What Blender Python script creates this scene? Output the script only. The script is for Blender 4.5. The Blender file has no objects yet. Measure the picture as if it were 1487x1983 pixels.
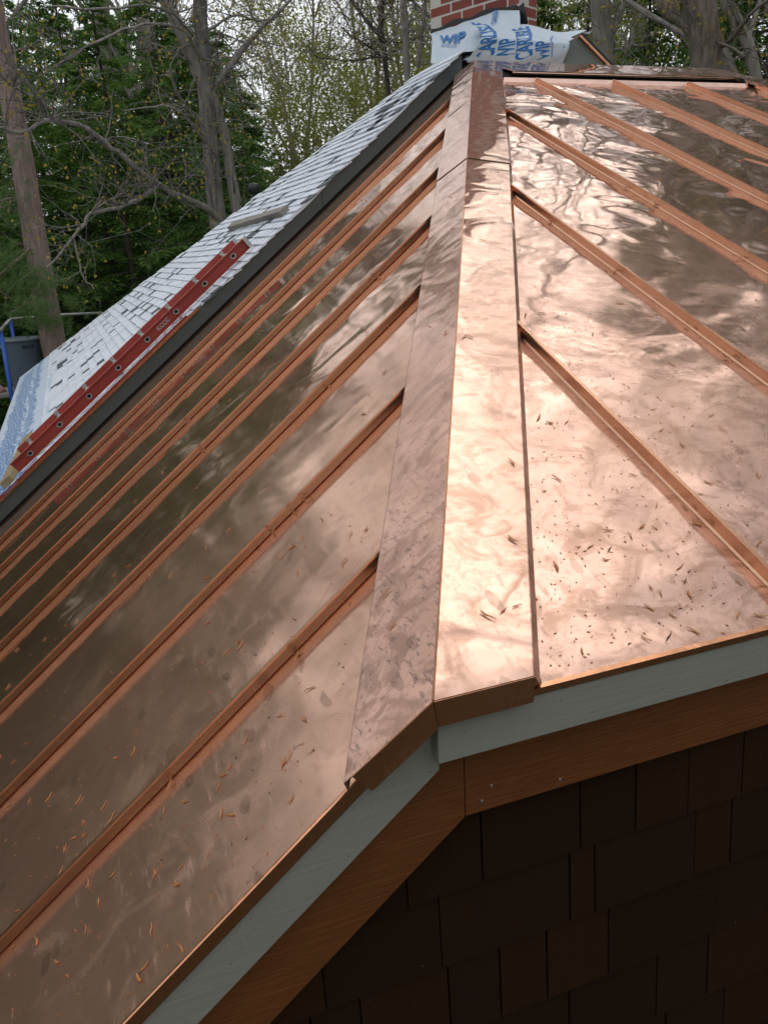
import bpy, bmesh, math, random
from mathutils import Vector, Matrix, noise as mnoise

# ------------------------------------------------------------------ camera, world, sun, exposure
scene = bpy.context.scene
Z0 = 4.0                                   # height of the roof corner above the ground
RC = ((0.93296617, -0.35680407, -0.04759191), (-0.15206918, -0.27084209, -0.95053644), (0.32626538, 0.8940556, -0.30694541))
FPX, PW, PH = 1570.06, 1487.0, 1983.0
CPT = Vector((0.33740223, 0.78709589, -0.51637176))
CAM = Vector((-CPT.x, -CPT.y, Z0 - CPT.z))
cd = bpy.data.cameras.new("Camera"); cam = bpy.data.objects.new("Camera", cd); scene.collection.objects.link(cam)
cam.matrix_world = Matrix(((RC[0][0], -RC[1][0], -RC[2][0], CAM.x), (RC[0][1], -RC[1][1], -RC[2][1], CAM.y),
                           (RC[0][2], -RC[1][2], -RC[2][2], CAM.z), (0, 0, 0, 1)))
cd.sensor_fit = 'VERTICAL'; cd.sensor_height = 36.0; cd.lens = FPX / PH * 36.0; cd.clip_start = .05; cd.clip_end = 900
scene.camera = cam

SUN_AZ, SUN_EL = 40.0, 51.0
w = bpy.data.worlds.new("World"); scene.world = w; w.use_nodes = True
nt = w.node_tree; nt.nodes.clear()
def N(t, ty, **k):
    n = t.nodes.new(ty)
    for a, b in k.items(): setattr(n, a, b)
    return n
out = N(nt, 'ShaderNodeOutputWorld'); bg = N(nt, 'ShaderNodeBackground'); sky = N(nt, 'ShaderNodeTexSky', sky_type='NISHITA')
sky.sun_disc = False; sky.sun_elevation = math.radians(SUN_EL); sky.sun_rotation = math.radians(SUN_AZ)
sky.air_density = 1.6; sky.dust_density = 4.0; sky.ozone_density = 1.0
hs = N(nt, 'ShaderNodeHueSaturation'); hs.inputs['Saturation'].default_value = .16; hs.inputs['Value'].default_value = 1.0
tc = N(nt, 'ShaderNodeTexCoord'); mp = N(nt, 'ShaderNodeMapping'); mp.inputs['Scale'].default_value = (1, 1, 2.4)
cl = N(nt, 'ShaderNodeTexNoise'); cl.inputs['Scale'].default_value = 2.2; cl.inputs['Detail'].default_value = 6; cl.inputs['Roughness'].default_value = .55
cr = N(nt, 'ShaderNodeValToRGB'); cr.color_ramp.elements[0].position = .3; cr.color_ramp.elements[0].color = (.68, .71, .76, 1)
cr.color_ramp.elements[1].position = .68; cr.color_ramp.elements[1].color = (1.25, 1.25, 1.24, 1)
mx = N(nt, 'ShaderNodeMix', data_type='RGBA', blend_type='MULTIPLY'); mx.inputs[0].default_value = 1
L = nt.links
L.new(sky.outputs[0], hs.inputs['Color']); L.new(tc.outputs['Generated'], mp.inputs[0]); L.new(mp.outputs[0], cl.inputs['Vector'])
L.new(cl.outputs['Fac'], cr.inputs[0]); ov = N(nt, 'ShaderNodeMix', data_type='RGBA'); ov.inputs[0].default_value = .86; ov.inputs[7].default_value = (4.9, 5.05, 5.3, 1)   # high cloud layer
L.new(hs.outputs[0], ov.inputs[6]); L.new(ov.outputs[2], mx.inputs[6]); L.new(cr.outputs[0], mx.inputs[7])
L.new(mx.outputs[2], bg.inputs['Color']); bg.inputs['Strength'].default_value = .15; L.new(bg.outputs[0], out.inputs[0])
sd = bpy.data.lights.new("Sun", 'SUN'); sd.energy = .50; sd.angle = math.radians(40); sd.color = (1, .94, .85)
sun = bpy.data.objects.new("Sun", sd); scene.collection.objects.link(sun)
az, el = math.radians(SUN_AZ), math.radians(SUN_EL)
sv = Vector((math.sin(az) * math.cos(el), math.cos(az) * math.cos(el), math.sin(el)))
sun.rotation_euler = sv.to_track_quat('Z', 'Y').to_euler()
vs = scene.view_settings; vs.view_transform = 'Standard'; vs.look = 'None'; vs.gamma = 1; vs.exposure = 0.58; vs.use_curve_mapping = False
scene.cycles.max_bounces = 8; scene.cycles.glossy_bounces = 5; scene.cycles.diffuse_bounces = 3
scene.cycles.sample_clamp_indirect = 6.0; scene.cycles.blur_glossy = 0.0

# ------------------------------------------------------------------ geometry of the place
TH, PHI = 0.6740485511, 0.4008035959          # pitch of the left slope and of the front (right) slope
NL = Vector((-math.sin(TH), 0, math.cos(TH))); NR = Vector((0, -math.sin(PHI), math.cos(PHI)))
SL = Vector((math.cos(TH), 0, math.sin(TH))); SR = Vector((0, math.cos(PHI), math.sin(PHI)))
TL, TR = math.tan(TH), math.tan(PHI)
HIP = NL.cross(NR).normalized()
if HIP.y < 0: HIP = -HIP
NY, NX, NZ = Vector((0, 1, 0)), Vector((1, 0, 0)), Vector((0, 0, 1))
def ray(px, py):
    v = ((px - PW / 2) / FPX, (py - PH / 2) / FPX, 1.0)
    return Vector([sum(RC[r][c] * v[r] for r in range(3)) for c in range(3)]).normalized()
CP = -CPT                                      # camera relative to the roof corner
def hit(px, py, n, pt):                        # local coordinates (relative to the roof corner)
    d = ray(px, py); return CP + d * ((Vector(pt) - CP).dot(n) / d.dot(n))
def at(px, py, dist): return CP + ray(px, py) * dist
ORG = Vector((0, 0, Z0))
DLP, DRP = .026, .030                          # cap height over the pans, left and front slope
col = scene.collection
rnd = random.Random(7)

class MB:
    def __init__(s): s.v = []; s.f = []; s.m = []; s.sm = []
    def add(s, vs, fs, m=0, smooth=False):
        b = len(s.v); s.v += [tuple(v) for v in vs]
        for f in fs: s.f.append(tuple(i + b for i in f)); s.m.append(m); s.sm.append(smooth)
    def prism(s, poly, off, m=0):              # polygon (3D points) extruded by the vector off
        n = len(poly); off = Vector(off); a = [Vector(p) for p in poly]
        nrm = Vector((0, 0, 0))
        for i in range(n): nrm += a[i].cross(a[(i + 1) % n])
        if nrm.dot(off) > 0: a.reverse()
        b = [p + off for p in a]
        fs = [tuple(range(n)), tuple(range(2 * n - 1, n - 1, -1))]
        for i in range(n): j = (i + 1) % n; fs.append((j, i, i + n, j + n))
        s.add(a + b, fs, m)
    def box(s, o, x, y, z, m=0):               # corner o and three edge vectors
        o, x, y, z = map(Vector, (o, x, y, z)); s.prism([o, o + x, o + x + y, o + y], z, m)
    def tube(s, pts, rad, n=6, m=0, caps=True):
        pts = [Vector(p) for p in pts]; k = len(pts)
        if not isinstance(rad, (list, tuple)): rad = [rad] * k
        b = len(s.v); up = None
        for i, p in enumerate(pts):
            t = (pts[min(i + 1, k - 1)] - pts[max(i - 1, 0)])
            if t.length < 1e-9: t = Vector((0, 0, 1))
            t.normalize()
            if up is None: up = Vector((1, 0, 0)) if abs(t.x) < .8 else Vector((0, 1, 0))
            a = (up - t * up.dot(t))
            if a.length < 1e-6: a = t.orthogonal()
            a.normalize(); up = a; c = t.cross(a)
            for j in range(n):
                q = 2 * math.pi * j / n; s.v.append(tuple(p + (a * math.cos(q) + c * math.sin(q)) * rad[i]))
        for i in range(k - 1):
            for j in range(n):
                j2 = (j + 1) % n; s.f.append((b + i * n + j, b + i * n + j2, b + (i + 1) * n + j2, b + (i + 1) * n + j)); s.m.append(m); s.sm.append(True)
        if caps and n > 2:
            s.f.append(tuple(b + j for j in range(n - 1, -1, -1))); s.m.append(m); s.sm.append(False)
            s.f.append(tuple(b + (k - 1) * n + j for j in range(n))); s.m.append(m); s.sm.append(False)
    def lathe(s, prof, n=24, m=0, c=(0, 0, 0)):
        b = len(s.v)
        for r, z in prof:
            for j in range(n):
                q = 2 * math.pi * j / n; s.v.append((c[0] + r * math.cos(q), c[1] + r * math.sin(q), c[2] + z))
        for i in range(len(prof) - 1):
            for j in range(n):
                j2 = (j + 1) % n; s.f.append((b + i * n + j, b + i * n + j2, b + (i + 1) * n + j2, b + (i + 1) * n + j)); s.m.append(m); s.sm.append(True)
    def mesh(s, name, mats):
        me = bpy.data.meshes.new(name); me.from_pydata(s.v, [], s.f)
        for m in (mats if isinstance(mats, (list, tuple)) else [mats]): me.materials.append(m)
        me.polygons.foreach_set('material_index', s.m); me.polygons.foreach_set('use_smooth', s.sm); me.update()
        return me
    def build(s, name, mats, parent=None, loc=None):
        o = bpy.data.objects.new(name, s.mesh(name, mats)); col.objects.link(o)
        if parent: o.parent = parent
        if loc is not None: o.location = loc
        return o
def tag(o, label=None, cat=None, group=None, kind=None):
    if label: o['label'] = label
    if cat: o['category'] = cat
    if group: o['group'] = group
    if kind: o['kind'] = kind
    return o
def empty(name, loc, label, cat, group=None):
    o = bpy.data.objects.new(name, None); col.objects.link(o); o.location = loc; o.empty_display_size = .1
    return tag(o, label, cat, group)
def inst(name, me, parent=None, loc=(0, 0, 0), rot=(0, 0, 0), sc=1.0):
    o = bpy.data.objects.new(name, me); col.objects.link(o); o.location = loc; o.rotation_euler = rot
    o.scale = (sc, sc, sc) if not isinstance(sc, (tuple, list)) else sc
    if parent: o.parent = parent
    return o
def clip(poly, a, b, c):                       # keep points with a*x + b*y <= c
    r = []
    for i in range(len(poly)):
        p, q = poly[i], poly[(i + 1) % len(poly)]
        dp, dq = a * p[0] + b * p[1] - c, a * q[0] + b * q[1] - c
        if dp <= 0: r.append(p)
        if dp * dq < 0:
            t = dp / (dp - dq); r.append((p[0] + t * (q[0] - p[0]), p[1] + t * (q[1] - p[1])))
    return r

# ------------------------------------------------------------------ materials
def mat(name, c, rough=.6, metal=0.0, spec=.5):
    m = bpy.data.materials.new(name); m.use_nodes = True; t = m.node_tree; p = t.nodes['Principled BSDF']
    p.inputs['Base Color'].default_value = (*c, 1); p.inputs['Roughness'].default_value = rough; p.inputs['Metallic'].default_value = metal
    p.inputs['Specular IOR Level'].default_value = spec
    return m, t, p
def coords(t, scale=(1, 1, 1), rand=0.0):
    tc = N(t, 'ShaderNodeTexCoord'); mp = N(t, 'ShaderNodeMapping'); mp.inputs['Scale'].default_value = scale
    t.links.new(tc.outputs['Object'], mp.inputs[0])
    if rand:
        oi = N(t, 'ShaderNodeObjectInfo'); mu = N(t, 'ShaderNodeMath', operation='MULTIPLY'); mu.inputs[1].default_value = rand
        t.links.new(oi.outputs['Random'], mu.inputs[0]); t.links.new(mu.outputs[0], mp.inputs['Location'])
    return mp.outputs[0]
def noise(t, vec, scale, detail=4, rough=.55, dist=0.0):
    n = N(t, 'ShaderNodeTexNoise'); n.inputs['Scale'].default_value = scale; n.inputs['Detail'].default_value = detail
    n.inputs['Roughness'].default_value = rough; n.inputs['Distortion'].default_value = dist; t.links.new(vec, n.inputs['Vector']); return n.outputs['Fac']
def ramp(t, fac, stops):
    r = N(t, 'ShaderNodeValToRGB'); e = r.color_ramp.elements
    while len(e) < len(stops): e.new(.5)
    for i, (p, c) in enumerate(stops): e[i].position = p; e[i].color = (*c, 1) if len(c) == 3 else c
    t.links.new(fac, r.inputs[0]); return r.outputs[0]
def sramp(t, fac, lo, hi): return ramp(t, fac, [(lo, (0, 0, 0)), (hi, (1, 1, 1))])
def mixc(t, f, a, b, bt='MIX'):
    m = N(t, 'ShaderNodeMix', data_type='RGBA', blend_type=bt)
    for s_, v in ((0, f), (6, a), (7, b)):
        if isinstance(v, (int, float)): m.inputs[s_].default_value = v
        elif isinstance(v, tuple): m.inputs[s_].default_value = (*v, 1)
        else: t.links.new(v, m.inputs[s_])
    return m.outputs[2]
def math_(t, op, a, b=0.0):
    m = N(t, 'ShaderNodeMath', operation=op)
    for i, v in enumerate((a, b)):
        if isinstance(v, (int, float)): m.inputs[i].default_value = v
        else: t.links.new(v, m.inputs[i])
    return m.outputs[0]
def bump(t, p, h, dist, strength=1.0, prev=None):
    b = N(t, 'ShaderNodeBump'); b.inputs['Distance'].default_value = dist; b.inputs['Strength'].default_value = strength
    t.links.new(h, b.inputs['Height'])
    if prev: t.links.new(prev, b.inputs['Normal'])
    t.links.new(b.outputs[0], p.inputs['Normal']); return b.outputs[0]

def copper(name, wave=.006, wscale=4.0, stain=.35, r0=.10, r1=.30, handled=False, tone=(.74, .485, .385), spots=0.0, haze=.34):
    """bright new sheet copper: oil canning (bump), smudged and stained where it was handled"""
    m, t, p = mat(name, tone, .15, 1.0)
    v = coords(t, (1, 1, 1), 13.0)
    big = noise(t, v, 2.2, 3, .5, .6); mid = noise(t, v, 9, 6, .65, 1.2); fine = noise(t, v, 60, 5, .7); streak_v = coords(t, (30, 5, 9), 5.0); streak = noise(t, streak_v, 3.0, 4, .6)
    sm = sramp(t, mid, .50, .72)
    if handled:                               # more fingerprints and tarnish near the eave, where people leaned on it
        tc = N(t, 'ShaderNodeTexCoord'); sp = N(t, 'ShaderNodeSeparateXYZ'); t.links.new(tc.outputs['Object'], sp.inputs[0])
        near = N(t, 'ShaderNodeMapRange'); near.inputs[1].default_value = 1.5; near.inputs[2].default_value = .15; t.links.new(sp.outputs['Y'], near.inputs[0])
        amt = math_(t, 'ADD', math_(t, 'MULTIPLY', near.outputs[0], .88), .12)
    else:
        amt = N(t, 'ShaderNodeValue'); amt.outputs[0].default_value = .5; amt = amt.outputs[0]
    smud = math_(t, 'MULTIPLY', sm, amt)
    grain = sramp(t, fine, .45, .75); mot = math_(t, 'MULTIPLY', math_(t, 'MULTIPLY', grain, sramp(t, big, .42, .62)), amt)
    mask = math_(t, 'MULTIPLY', math_(t, 'MAXIMUM', smud, mot), stain)
    c = mixc(t, mask, tone, (.32, .165, .09))
    if handled:                # brown tarnish in blotches and crumpled streaks
        n5 = noise(t, coords(t, (1.0, 1.8, 1.0), 4.0), 6.5, 9, .72, 1.6); n6 = noise(t, coords(t, (1, 1, 1), 6.0), 26, 8, .75, 2.2)
        tm = math_(t, 'MULTIPLY', math_(t, 'MAXIMUM', sramp(t, n5, .50, .585), math_(t, 'MULTIPLY', sramp(t, n6, .53, .62), .7)), math_(t, 'MULTIPLY', amt, .85 if stain > .5 else .16))
        c = mixc(t, tm, c, (.35, .20, .135)); c = mixc(t, math_(t, 'MULTIPLY', amt, .30), c, (.70, .45, .355))
    c = mixc(t, math_(t, 'MULTIPLY', sramp(t, noise(t, v, 5.0, 4), .35, .75), .25), c, (.64, .40, .30))
    if spots:
        vo = N(t, 'ShaderNodeTexNoise'); vo.inputs['Scale'].default_value = 125; vo.inputs['Detail'].default_value = 2
        sv_ = coords(t, (1.5, .38, 1.0), 3.0); t.links.new(sv_, vo.inputs['Vector'])
        spm = math_(t, 'MULTIPLY', math_(t, 'MULTIPLY', sramp(t, math_(t, 'ADD', vo.outputs['Fac'], math_(t, 'MULTIPLY', math_(t, 'SUBTRACT', noise(t, sv_, 9, 3), .5), .35)), .605, .64), spots), math_(t, 'MULTIPLY', amt, amt))
        c = mixc(t, spm, c, (.20, .14, .14))
    if handled:                               # thumb prints and dried drops
        vv = N(t, 'ShaderNodeTexVoronoi'); vv.inputs['Scale'].default_value = 17; vv.inputs['Randomness'].default_value = 1; wob = coords(t, (1.25, .62, .9), 2.0)
        wn = N(t, 'ShaderNodeTexNoise'); wn.inputs['Scale'].default_value = 30; t.links.new(wob, wn.inputs['Vector']); vm = N(t, 'ShaderNodeVectorMath', operation='MULTIPLY_ADD')
        t.links.new(wn.outputs['Color'], vm.inputs[0]); vm.inputs[1].default_value = (.022, .022, .022); t.links.new(wob, vm.inputs[2]); t.links.new(vm.outputs[0], vv.inputs['Vector'])
        sepc = N(t, 'ShaderNodeSeparateColor'); t.links.new(vv.outputs['Color'], sepc.inputs[0])
        ov_ = math_(t, 'MULTIPLY', math_(t, 'LESS_THAN', vv.outputs['Distance'], .20), math_(t, 'GREATER_THAN', sepc.outputs[0], .62))
        ov_ = math_(t, 'MULTIPLY', ov_, math_(t, 'MULTIPLY', math_(t, 'ADD', math_(t, 'MULTIPLY', fine, .8), -.02), amt)); c = mixc(t, ov_, c, (.20, .12, .09))
    t.links.new(c, p.inputs['Base Color'])
    rr = math_(t, 'ADD', math_(t, 'MULTIPLY', math_(t, 'MAXIMUM', sm, sramp(t, streak, .55, .8)), math_(t, 'MULTIPLY', amt, r1 - r0)), r0)
    rr = math_(t, 'ADD', rr, math_(t, 'MULTIPLY', amt, .09 if handled else .02))
    t.links.new(rr, p.inputs['Roughness'])
    wv = coords(t, (1, 1, 1), 7.0)
    w1 = noise(t, wv, wscale, 1.5, .45, 1.1); w2 = noise(t, wv, wscale * 3.1, 1, .4, .8)
    h = math_(t, 'ADD', w1, math_(t, 'MULTIPLY', w2, .09))
    b1 = bump(t, p, h, wave)
    bump(t, p, math_(t, 'MULTIPLY', fine, 1.0), .0001, .5, b1)
    p2 = N(t, 'ShaderNodeBsdfPrincipled'); p2.inputs['Metallic'].default_value = 1; p2.inputs['Roughness'].default_value = .62   # fine scuffs: a soft broad lobe
    t.links.new(c, p2.inputs['Base Color']); t.links.new(b1, p2.inputs['Normal']); ms = N(t, 'ShaderNodeMixShader'); o = t.nodes['Material Output']
    t.links.new(math_(t, 'ADD', math_(t, 'MULTIPLY', amt, haze), .05 if not spots else .12) if handled else math_(t, 'ADD', .12, math_(t, 'MULTIPLY', sramp(t, mid, .42, .75), .16)), ms.inputs[0])
    t.links.new(p.outputs[0], ms.inputs[1]); t.links.new(p2.outputs[0], ms.inputs[2]); t.links.new(ms.outputs[0], o.inputs[0])
    return m
M = {}
M['copL'] = copper('copper pan left', .0062, 2.6, .30, .055, .32, True, tone=(.78, .475, .325), haze=.24)
M['copR'] = copper('copper pan front', .0150, 2.3, .95, .03, .36, True, tone=(.77, .515, .415))
M['copCapL'] = copper('copper cap left', .006, 5.0, .7, .05, .30, True, tone=(.84, .53, .40), spots=.55)
M['copCapR'] = copper('copper cap front', .006, 5.0, .95, .06, .36, True, tone=(.80, .53, .415))
M['copSeam'] = copper('copper seam', .0007, 6, .5, .20, .38, tone=(.60, .335, .205))
M['copTrim'] = copper('copper drip edge', .003, 8, .95, .22, .42, tone=(.66, .31, .165))
def painted(name, c, var=.12, rough=.55, grain=(3, 60, 60), depth=.0008, nscale=2.0, specks=True):
    m, t, p = mat(name, c, rough)
    v = coords(t, grain, 3.0); n1 = noise(t, v, nscale, 5, .6); v2 = coords(t, (1, 1, 1), 2.0); n2 = noise(t, v2, 14, 5, .6)
    cc = mixc(t, math_(t, 'MULTIPLY', n2, var * 2), c, tuple(x * .62 for x in c))
    cc = mixc(t, math_(t, 'MULTIPLY', sramp(t, n1, .5, .8), var), cc, tuple(min(1, x * 1.5) for x in c))
    if specks:
        n3 = noise(t, v2, 130, 2, .5); cc = mixc(t, math_(t, 'MULTIPLY', sramp(t, n3, .70, .73), .7), cc, (.03, .03, .025))
    t.links.new(cc, p.inputs['Base Color']); bump(t, p, n1, depth)
    return m
M['fascia'] = painted('grey green painted fascia', (.30, .293, .25), .12)
M['frieze'] = painted('stained cedar trim', (.19, .056, .009), .5, .6, (4, 70, 70), .002, 2.5, False)
def shingle_wood():
    m, t, p = mat('dark stained shingle', (.03, .02, .014), .8, 0, .12)
    v = coords(t, (60, 60, 3), 11.0); n1 = noise(t, v, 2, 5, .65); oi = N(t, 'ShaderNodeObjectInfo')
    c = ramp(t, oi.outputs['Random'], [(0, (.021, .0085, .003)), (.5, (.029, .0115, .0035)), (1, (.039, .0155, .004))])
    c = mixc(t, math_(t, 'MULTIPLY', n1, .5), c, (.012, .008, .006)); v2 = coords(t, (1, 1, 1), 1.0); n3 = noise(t, v2, 120, 2)
    c = mixc(t, math_(t, 'MULTIPLY', sramp(t, n3, .76, .79), .5), c, (.22, .2, .17))
    t.links.new(c, p.inputs['Base Color']); bump(t, p, n1, .003); return m
M['shw'] = shingle_wood()
M['dark'] = mat('dark gap shade and wall backing', (.012, .011, .010), .9)[0]  # near black: shade painted into gaps and rung ends, also the wall body
M['green'] = painted('dark green rake board', (.058, .076, .072), .25, .6, (3, 40, 40), .0006, 2, True)
M['greenwall'] = painted('grey green siding', (.15, .18, .16), .2, .7)
def roofshingle(name, c, d):
    m, t, p = mat(name, c, .75)
    v = coords(t, (1, 1, 1), 9.0); n = noise(t, v, 160, 3, .7); n2 = noise(t, v, 3, 4)
    cc = mixc(t, math_(t, 'MULTIPLY', n, .35), c, d); cc = mixc(t, math_(t, 'MULTIPLY', sramp(t, n2, .5, .8), .25), cc, tuple(x * .75 for x in c))
    t.links.new(cc, p.inputs['Base Color']); bump(t, p, n, .002); return m
M['shl'] = roofshingle('pale roof shingle', (.73, .76, .81), (.64, .67, .72))
M['shd'] = roofshingle('dark roof shingle', (.10, .115, .125), (.06, .07, .08))
M['memb'] = roofshingle('pale underlayment sheet', (.58, .66, .75), (.52, .60, .70))
M['sheet'] = roofshingle('silver grey membrane', (.53, .61, .67), (.47, .55, .61))
M['blue'] = mat('blue print', (.012, .15, .42), .6)[0]
M['bluepale'] = mat('blue print weathered', (.045, .22, .55), .7)[0]
M['red'] = painted('red fibreglass', (.40, .052, .034), .35, .45, (3, 30, 30), .0004, 2, True)
M['alu'] = mat('aluminium', (.55, .54, .52), .4, .9)[0]
M['wood'] = painted('weathered lumber', (.30, .27, .23), .5, .8, (4, 50, 50), .002, 2, True)
M['wood2'] = painted('yellow lumber', (.38, .27, .13), .4, .75, (4, 50, 50), .002, 2, True)
M['can'] = painted('grey blue plastic', (.13, .18, .23), .2, .5, (1, 1, 1), .0005)
M['canr'] = mat('grey plastic rim', (.24, .27, .29), .5)[0]
M['bluep'] = mat('blue steel post', (.03, .11, .45), .45, .2)[0]
M['galv'] = mat('galvanised pipe', (.50, .50, .48), .45, .6)[0]
M['black'] = mat('black plastic', (.02, .02, .022), .5)[0]
M['pink'] = mat('pinkish rag', (.5, .28, .24), .8)[0]
def brickm():
    m, t, p = mat('red brick', (.30, .075, .05), .85)
    v = coords(t, (1, 1, 1), 9.0); n = noise(t, v, 40, 4); oi = N(t, 'ShaderNodeObjectInfo')
    c = ramp(t, oi.outputs['Random'], [(0, (.22, .045, .035)), (.6, (.33, .075, .05)), (1, (.40, .11, .075))])
    c = mixc(t, math_(t, 'MULTIPLY', n, .45), c, (.12, .05, .045)); t.links.new(c, p.inputs['Base Color']); bump(t, p, n, .004); return m
M['brick'] = brickm(); M['mortar'] = mat('mortar', (.60, .56, .50), .9)[0]
def bark(name, a, b, lichen=(.30, .32, .24), la=.3):
    m, t, p = mat(name, a, .9)
    v = coords(t, (10, 10, 1.6), 9.0); n = noise(t, v, 2.2, 6, .7); v2 = coords(t, (1, 1, 1), 4.0); n2 = noise(t, v2, 5, 5, .7)
    c = mixc(t, sramp(t, n, .35, .65), b, a); c = mixc(t, math_(t, 'MULTIPLY', sramp(t, n2, .55, .68), la), c, lichen)
    t.links.new(c, p.inputs['Base Color']); bump(t, p, n, .03); return m
M['barkred'] = bark('pine bark', (.44, .32, .28), (.25, .17, .15), (.22, .19, .17), .4)
M['barkgrey'] = bark('maple bark', (.40, .365, .32), (.20, .18, .155), (.30, .31, .25), .55)
M['barkdark'] = bark('hemlock bark', (.13, .105, .09), (.06, .048, .04), (.13, .14, .10), .3)
M['barkpale'] = bark('pale twig bark', (.42, .385, .34), (.26, .225, .20), (.33, .35, .26), .5)
M['barkold'] = bark('old furrowed bark', (.30, .25, .20), (.10, .085, .07), (.33, .22, .07), .7)
M['barkold2'] = bark('rough lichened bark', (.32, .295, .265), (.11, .10, .085), (.52, .43, .36), .8)
def leaf(name, a, b, tr=.25):
    m, t, p = mat(name, a, .65, 0, .25)
    tc = N(t, 'ShaderNodeTexCoord'); n = noise(t, tc.outputs['Object'], 1.4, 5, .65); n2 = noise(t, tc.outputs['Object'], 17, 2, .5)
    oi = N(t, 'ShaderNodeObjectInfo')
    f = math_(t, 'ADD', math_(t, 'MULTIPLY', sramp(t, n, .32, .68), .55), math_(t, 'MULTIPLY', sramp(t, n2, .3, .7), .45))
    c = mixc(t, f, a, b); c = mixc(t, math_(t, 'MULTIPLY', oi.outputs['Random'], .35), c, tuple(x * .6 for x in a)); t.links.new(c, p.inputs['Base Color'])
    td = N(t, 'ShaderNodeBsdfTranslucent'); t.links.new(c, td.inputs['Color']); ms = N(t, 'ShaderNodeMixShader'); ms.inputs[0].default_value = tr
    o = t.nodes['Material Output']; t.links.new(p.outputs[0], ms.inputs[1]); t.links.new(td.outputs[0], ms.inputs[2]); t.links.new(ms.outputs[0], o.inputs[0]); return m
M['hem'] = leaf('hemlock needles', (.080, .165, .034), (.20, .35, .07), .45)
M['pine'] = leaf('pine needles', (.10, .19, .06), (.20, .32, .11), .4)
M['bud'] = leaf('opening buds', (.42, .36, .06), (.60, .42, .09), .4)
M['spring'] = leaf('young spring leaves', (.24, .28, .05), (.40, .40, .10), .5)
M['litter'] = painted('bud scale', (.50, .20, .055), .5, .55, (40, 40, 40), .0004, 2, False)
M['litterd'] = mat('dark husk', (.10, .045, .02), .6)[0]
def groundm():
    m, t, p = mat('forest floor', (.06, .05, .03), .95)
    v = coords(t); n = noise(t, v, 1.1, 8, .7); n2 = noise(t, v, 9, 5, .7)
    c = ramp(t, n, [(.3, (.035, .045, .016)), (.5, (.075, .060, .034)), (.7, (.05, .075, .02))]); c = mixc(t, math_(t, 'MULTIPLY', n2, .6), c, (.03, .025, .016))
    t.links.new(c, p.inputs['Base Color']); bump(t, p, n2, .08); return m
M['ground'] = groundm()

# ------------------------------------------------------------------ ground
def gz(x, y):
    r = math.hypot(x, y)
    f = max(0, min(1, (r - 14) / 40)); f = f * f * (3 - 2 * f)
    return (6.5 * f) * (0.55 + .45 * math.sin(math.atan2(x, y) * 1.0 + .9)) + .35 * mnoise.noise(Vector((x * .12, y * .12, 0))) + max(0, r - 70) * .05
g = MB(); rs = [0, 3, 6, 9, 12, 15, 18, 22, 26, 31, 37, 44, 54, 70, 100, 160, 300]; nn = 48
for r in rs:
    for j in range(nn):
        q = 2 * math.pi * j / nn; g.v.append((r * math.sin(q), r * math.cos(q), gz(r * math.sin(q), r * math.cos(q))))
for i in range(len(rs) - 1):
    for j in range(nn):
        j2 = (j + 1) % nn; g.f.append((i * nn + j, (i + 1) * nn + j, (i + 1) * nn + j2, i * nn + j2)); g.m.append(0); g.sm.append(True)
gr = tag(g.build('ground', M['ground']), 'brown and green forest floor rising behind the house', kind='structure')

# ------------------------------------------------------------------ house with the copper roof
H1 = empty('copper_roofed_house', ORG, 'shingled house wing under the bright new standing seam copper roof', 'house')
LR = [.376, .813, 1.257, 1.697, 2.127, 2.562, 3.018]          # seam positions along the left slope
RRB = [.599, 1.044, 1.497, 1.951, 2.396, 2.854, 3.305, 3.755, 4.2]   # seam positions across the front slope
YE, XE = .030, -2.3                                            # rake edge and left eave
YB = 3.42                                                      # foot of the dark rake board
def zL(x, d=DLP): return TL * x - d / math.cos(TH)
def zR(y, d=DRP): return TR * y - d / math.cos(PHI)
def hipx(y): return (zR(y) + DLP / math.cos(TH)) / TL
def panL(y0, y1, x0, x1f):
    a = [(x0, y0), (x1f(y0), y0), (x1f(y1), y1), (x0, y1)]
    return [Vector((x, y, zL(x))) for x, y in a]
ys = [YE] + LR + [YB + .05]
for i in range(len(ys) - 1):
    mb = MB(); y0, y1 = ys[i] + .0006, ys[i + 1] - .0006
    f = lambda y: min(hipx(y), 1.70)
    # upstand curve beside each seam: pan bends up into the fin through a small radius
    mb.prism(panL(y0, y1, XE, f), -NL * .004)
    o = mb.build('copper_panel', M['copL'], H1)
for y in LR:                                                   # standing seams (folded fin with a thicker top)
    mb = MB(); x1 = hipx(y) - .05
    a = Vector((XE, y, zL(XE))); b = Vector((x1, y, zL(x1))); hgt = .0215
    mb.prism([a, a + Vector((0, -.0035, 0)) + NL * .003, a + Vector((0, -.0025, 0)) + NL * (hgt - .004), a + Vector((0, -.004, 0)) + NL * hgt, a + Vector((0, .004, 0)) + NL * hgt,
              a + Vector((0, .0035, 0)) + NL * .003, a + Vector((0, .008, 0))], b - a)
    mb.build('standing_seam', M['copSeam'], H1)
YT = 3.040                                                      # top of the front slope pans (tucked under the ridge cap)
XR2 = 5.05
def hipxR(y): return XR2 - hipx(y)
xs = [hipx(.01)] + RRB + [XR2]
YF = .013
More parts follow.
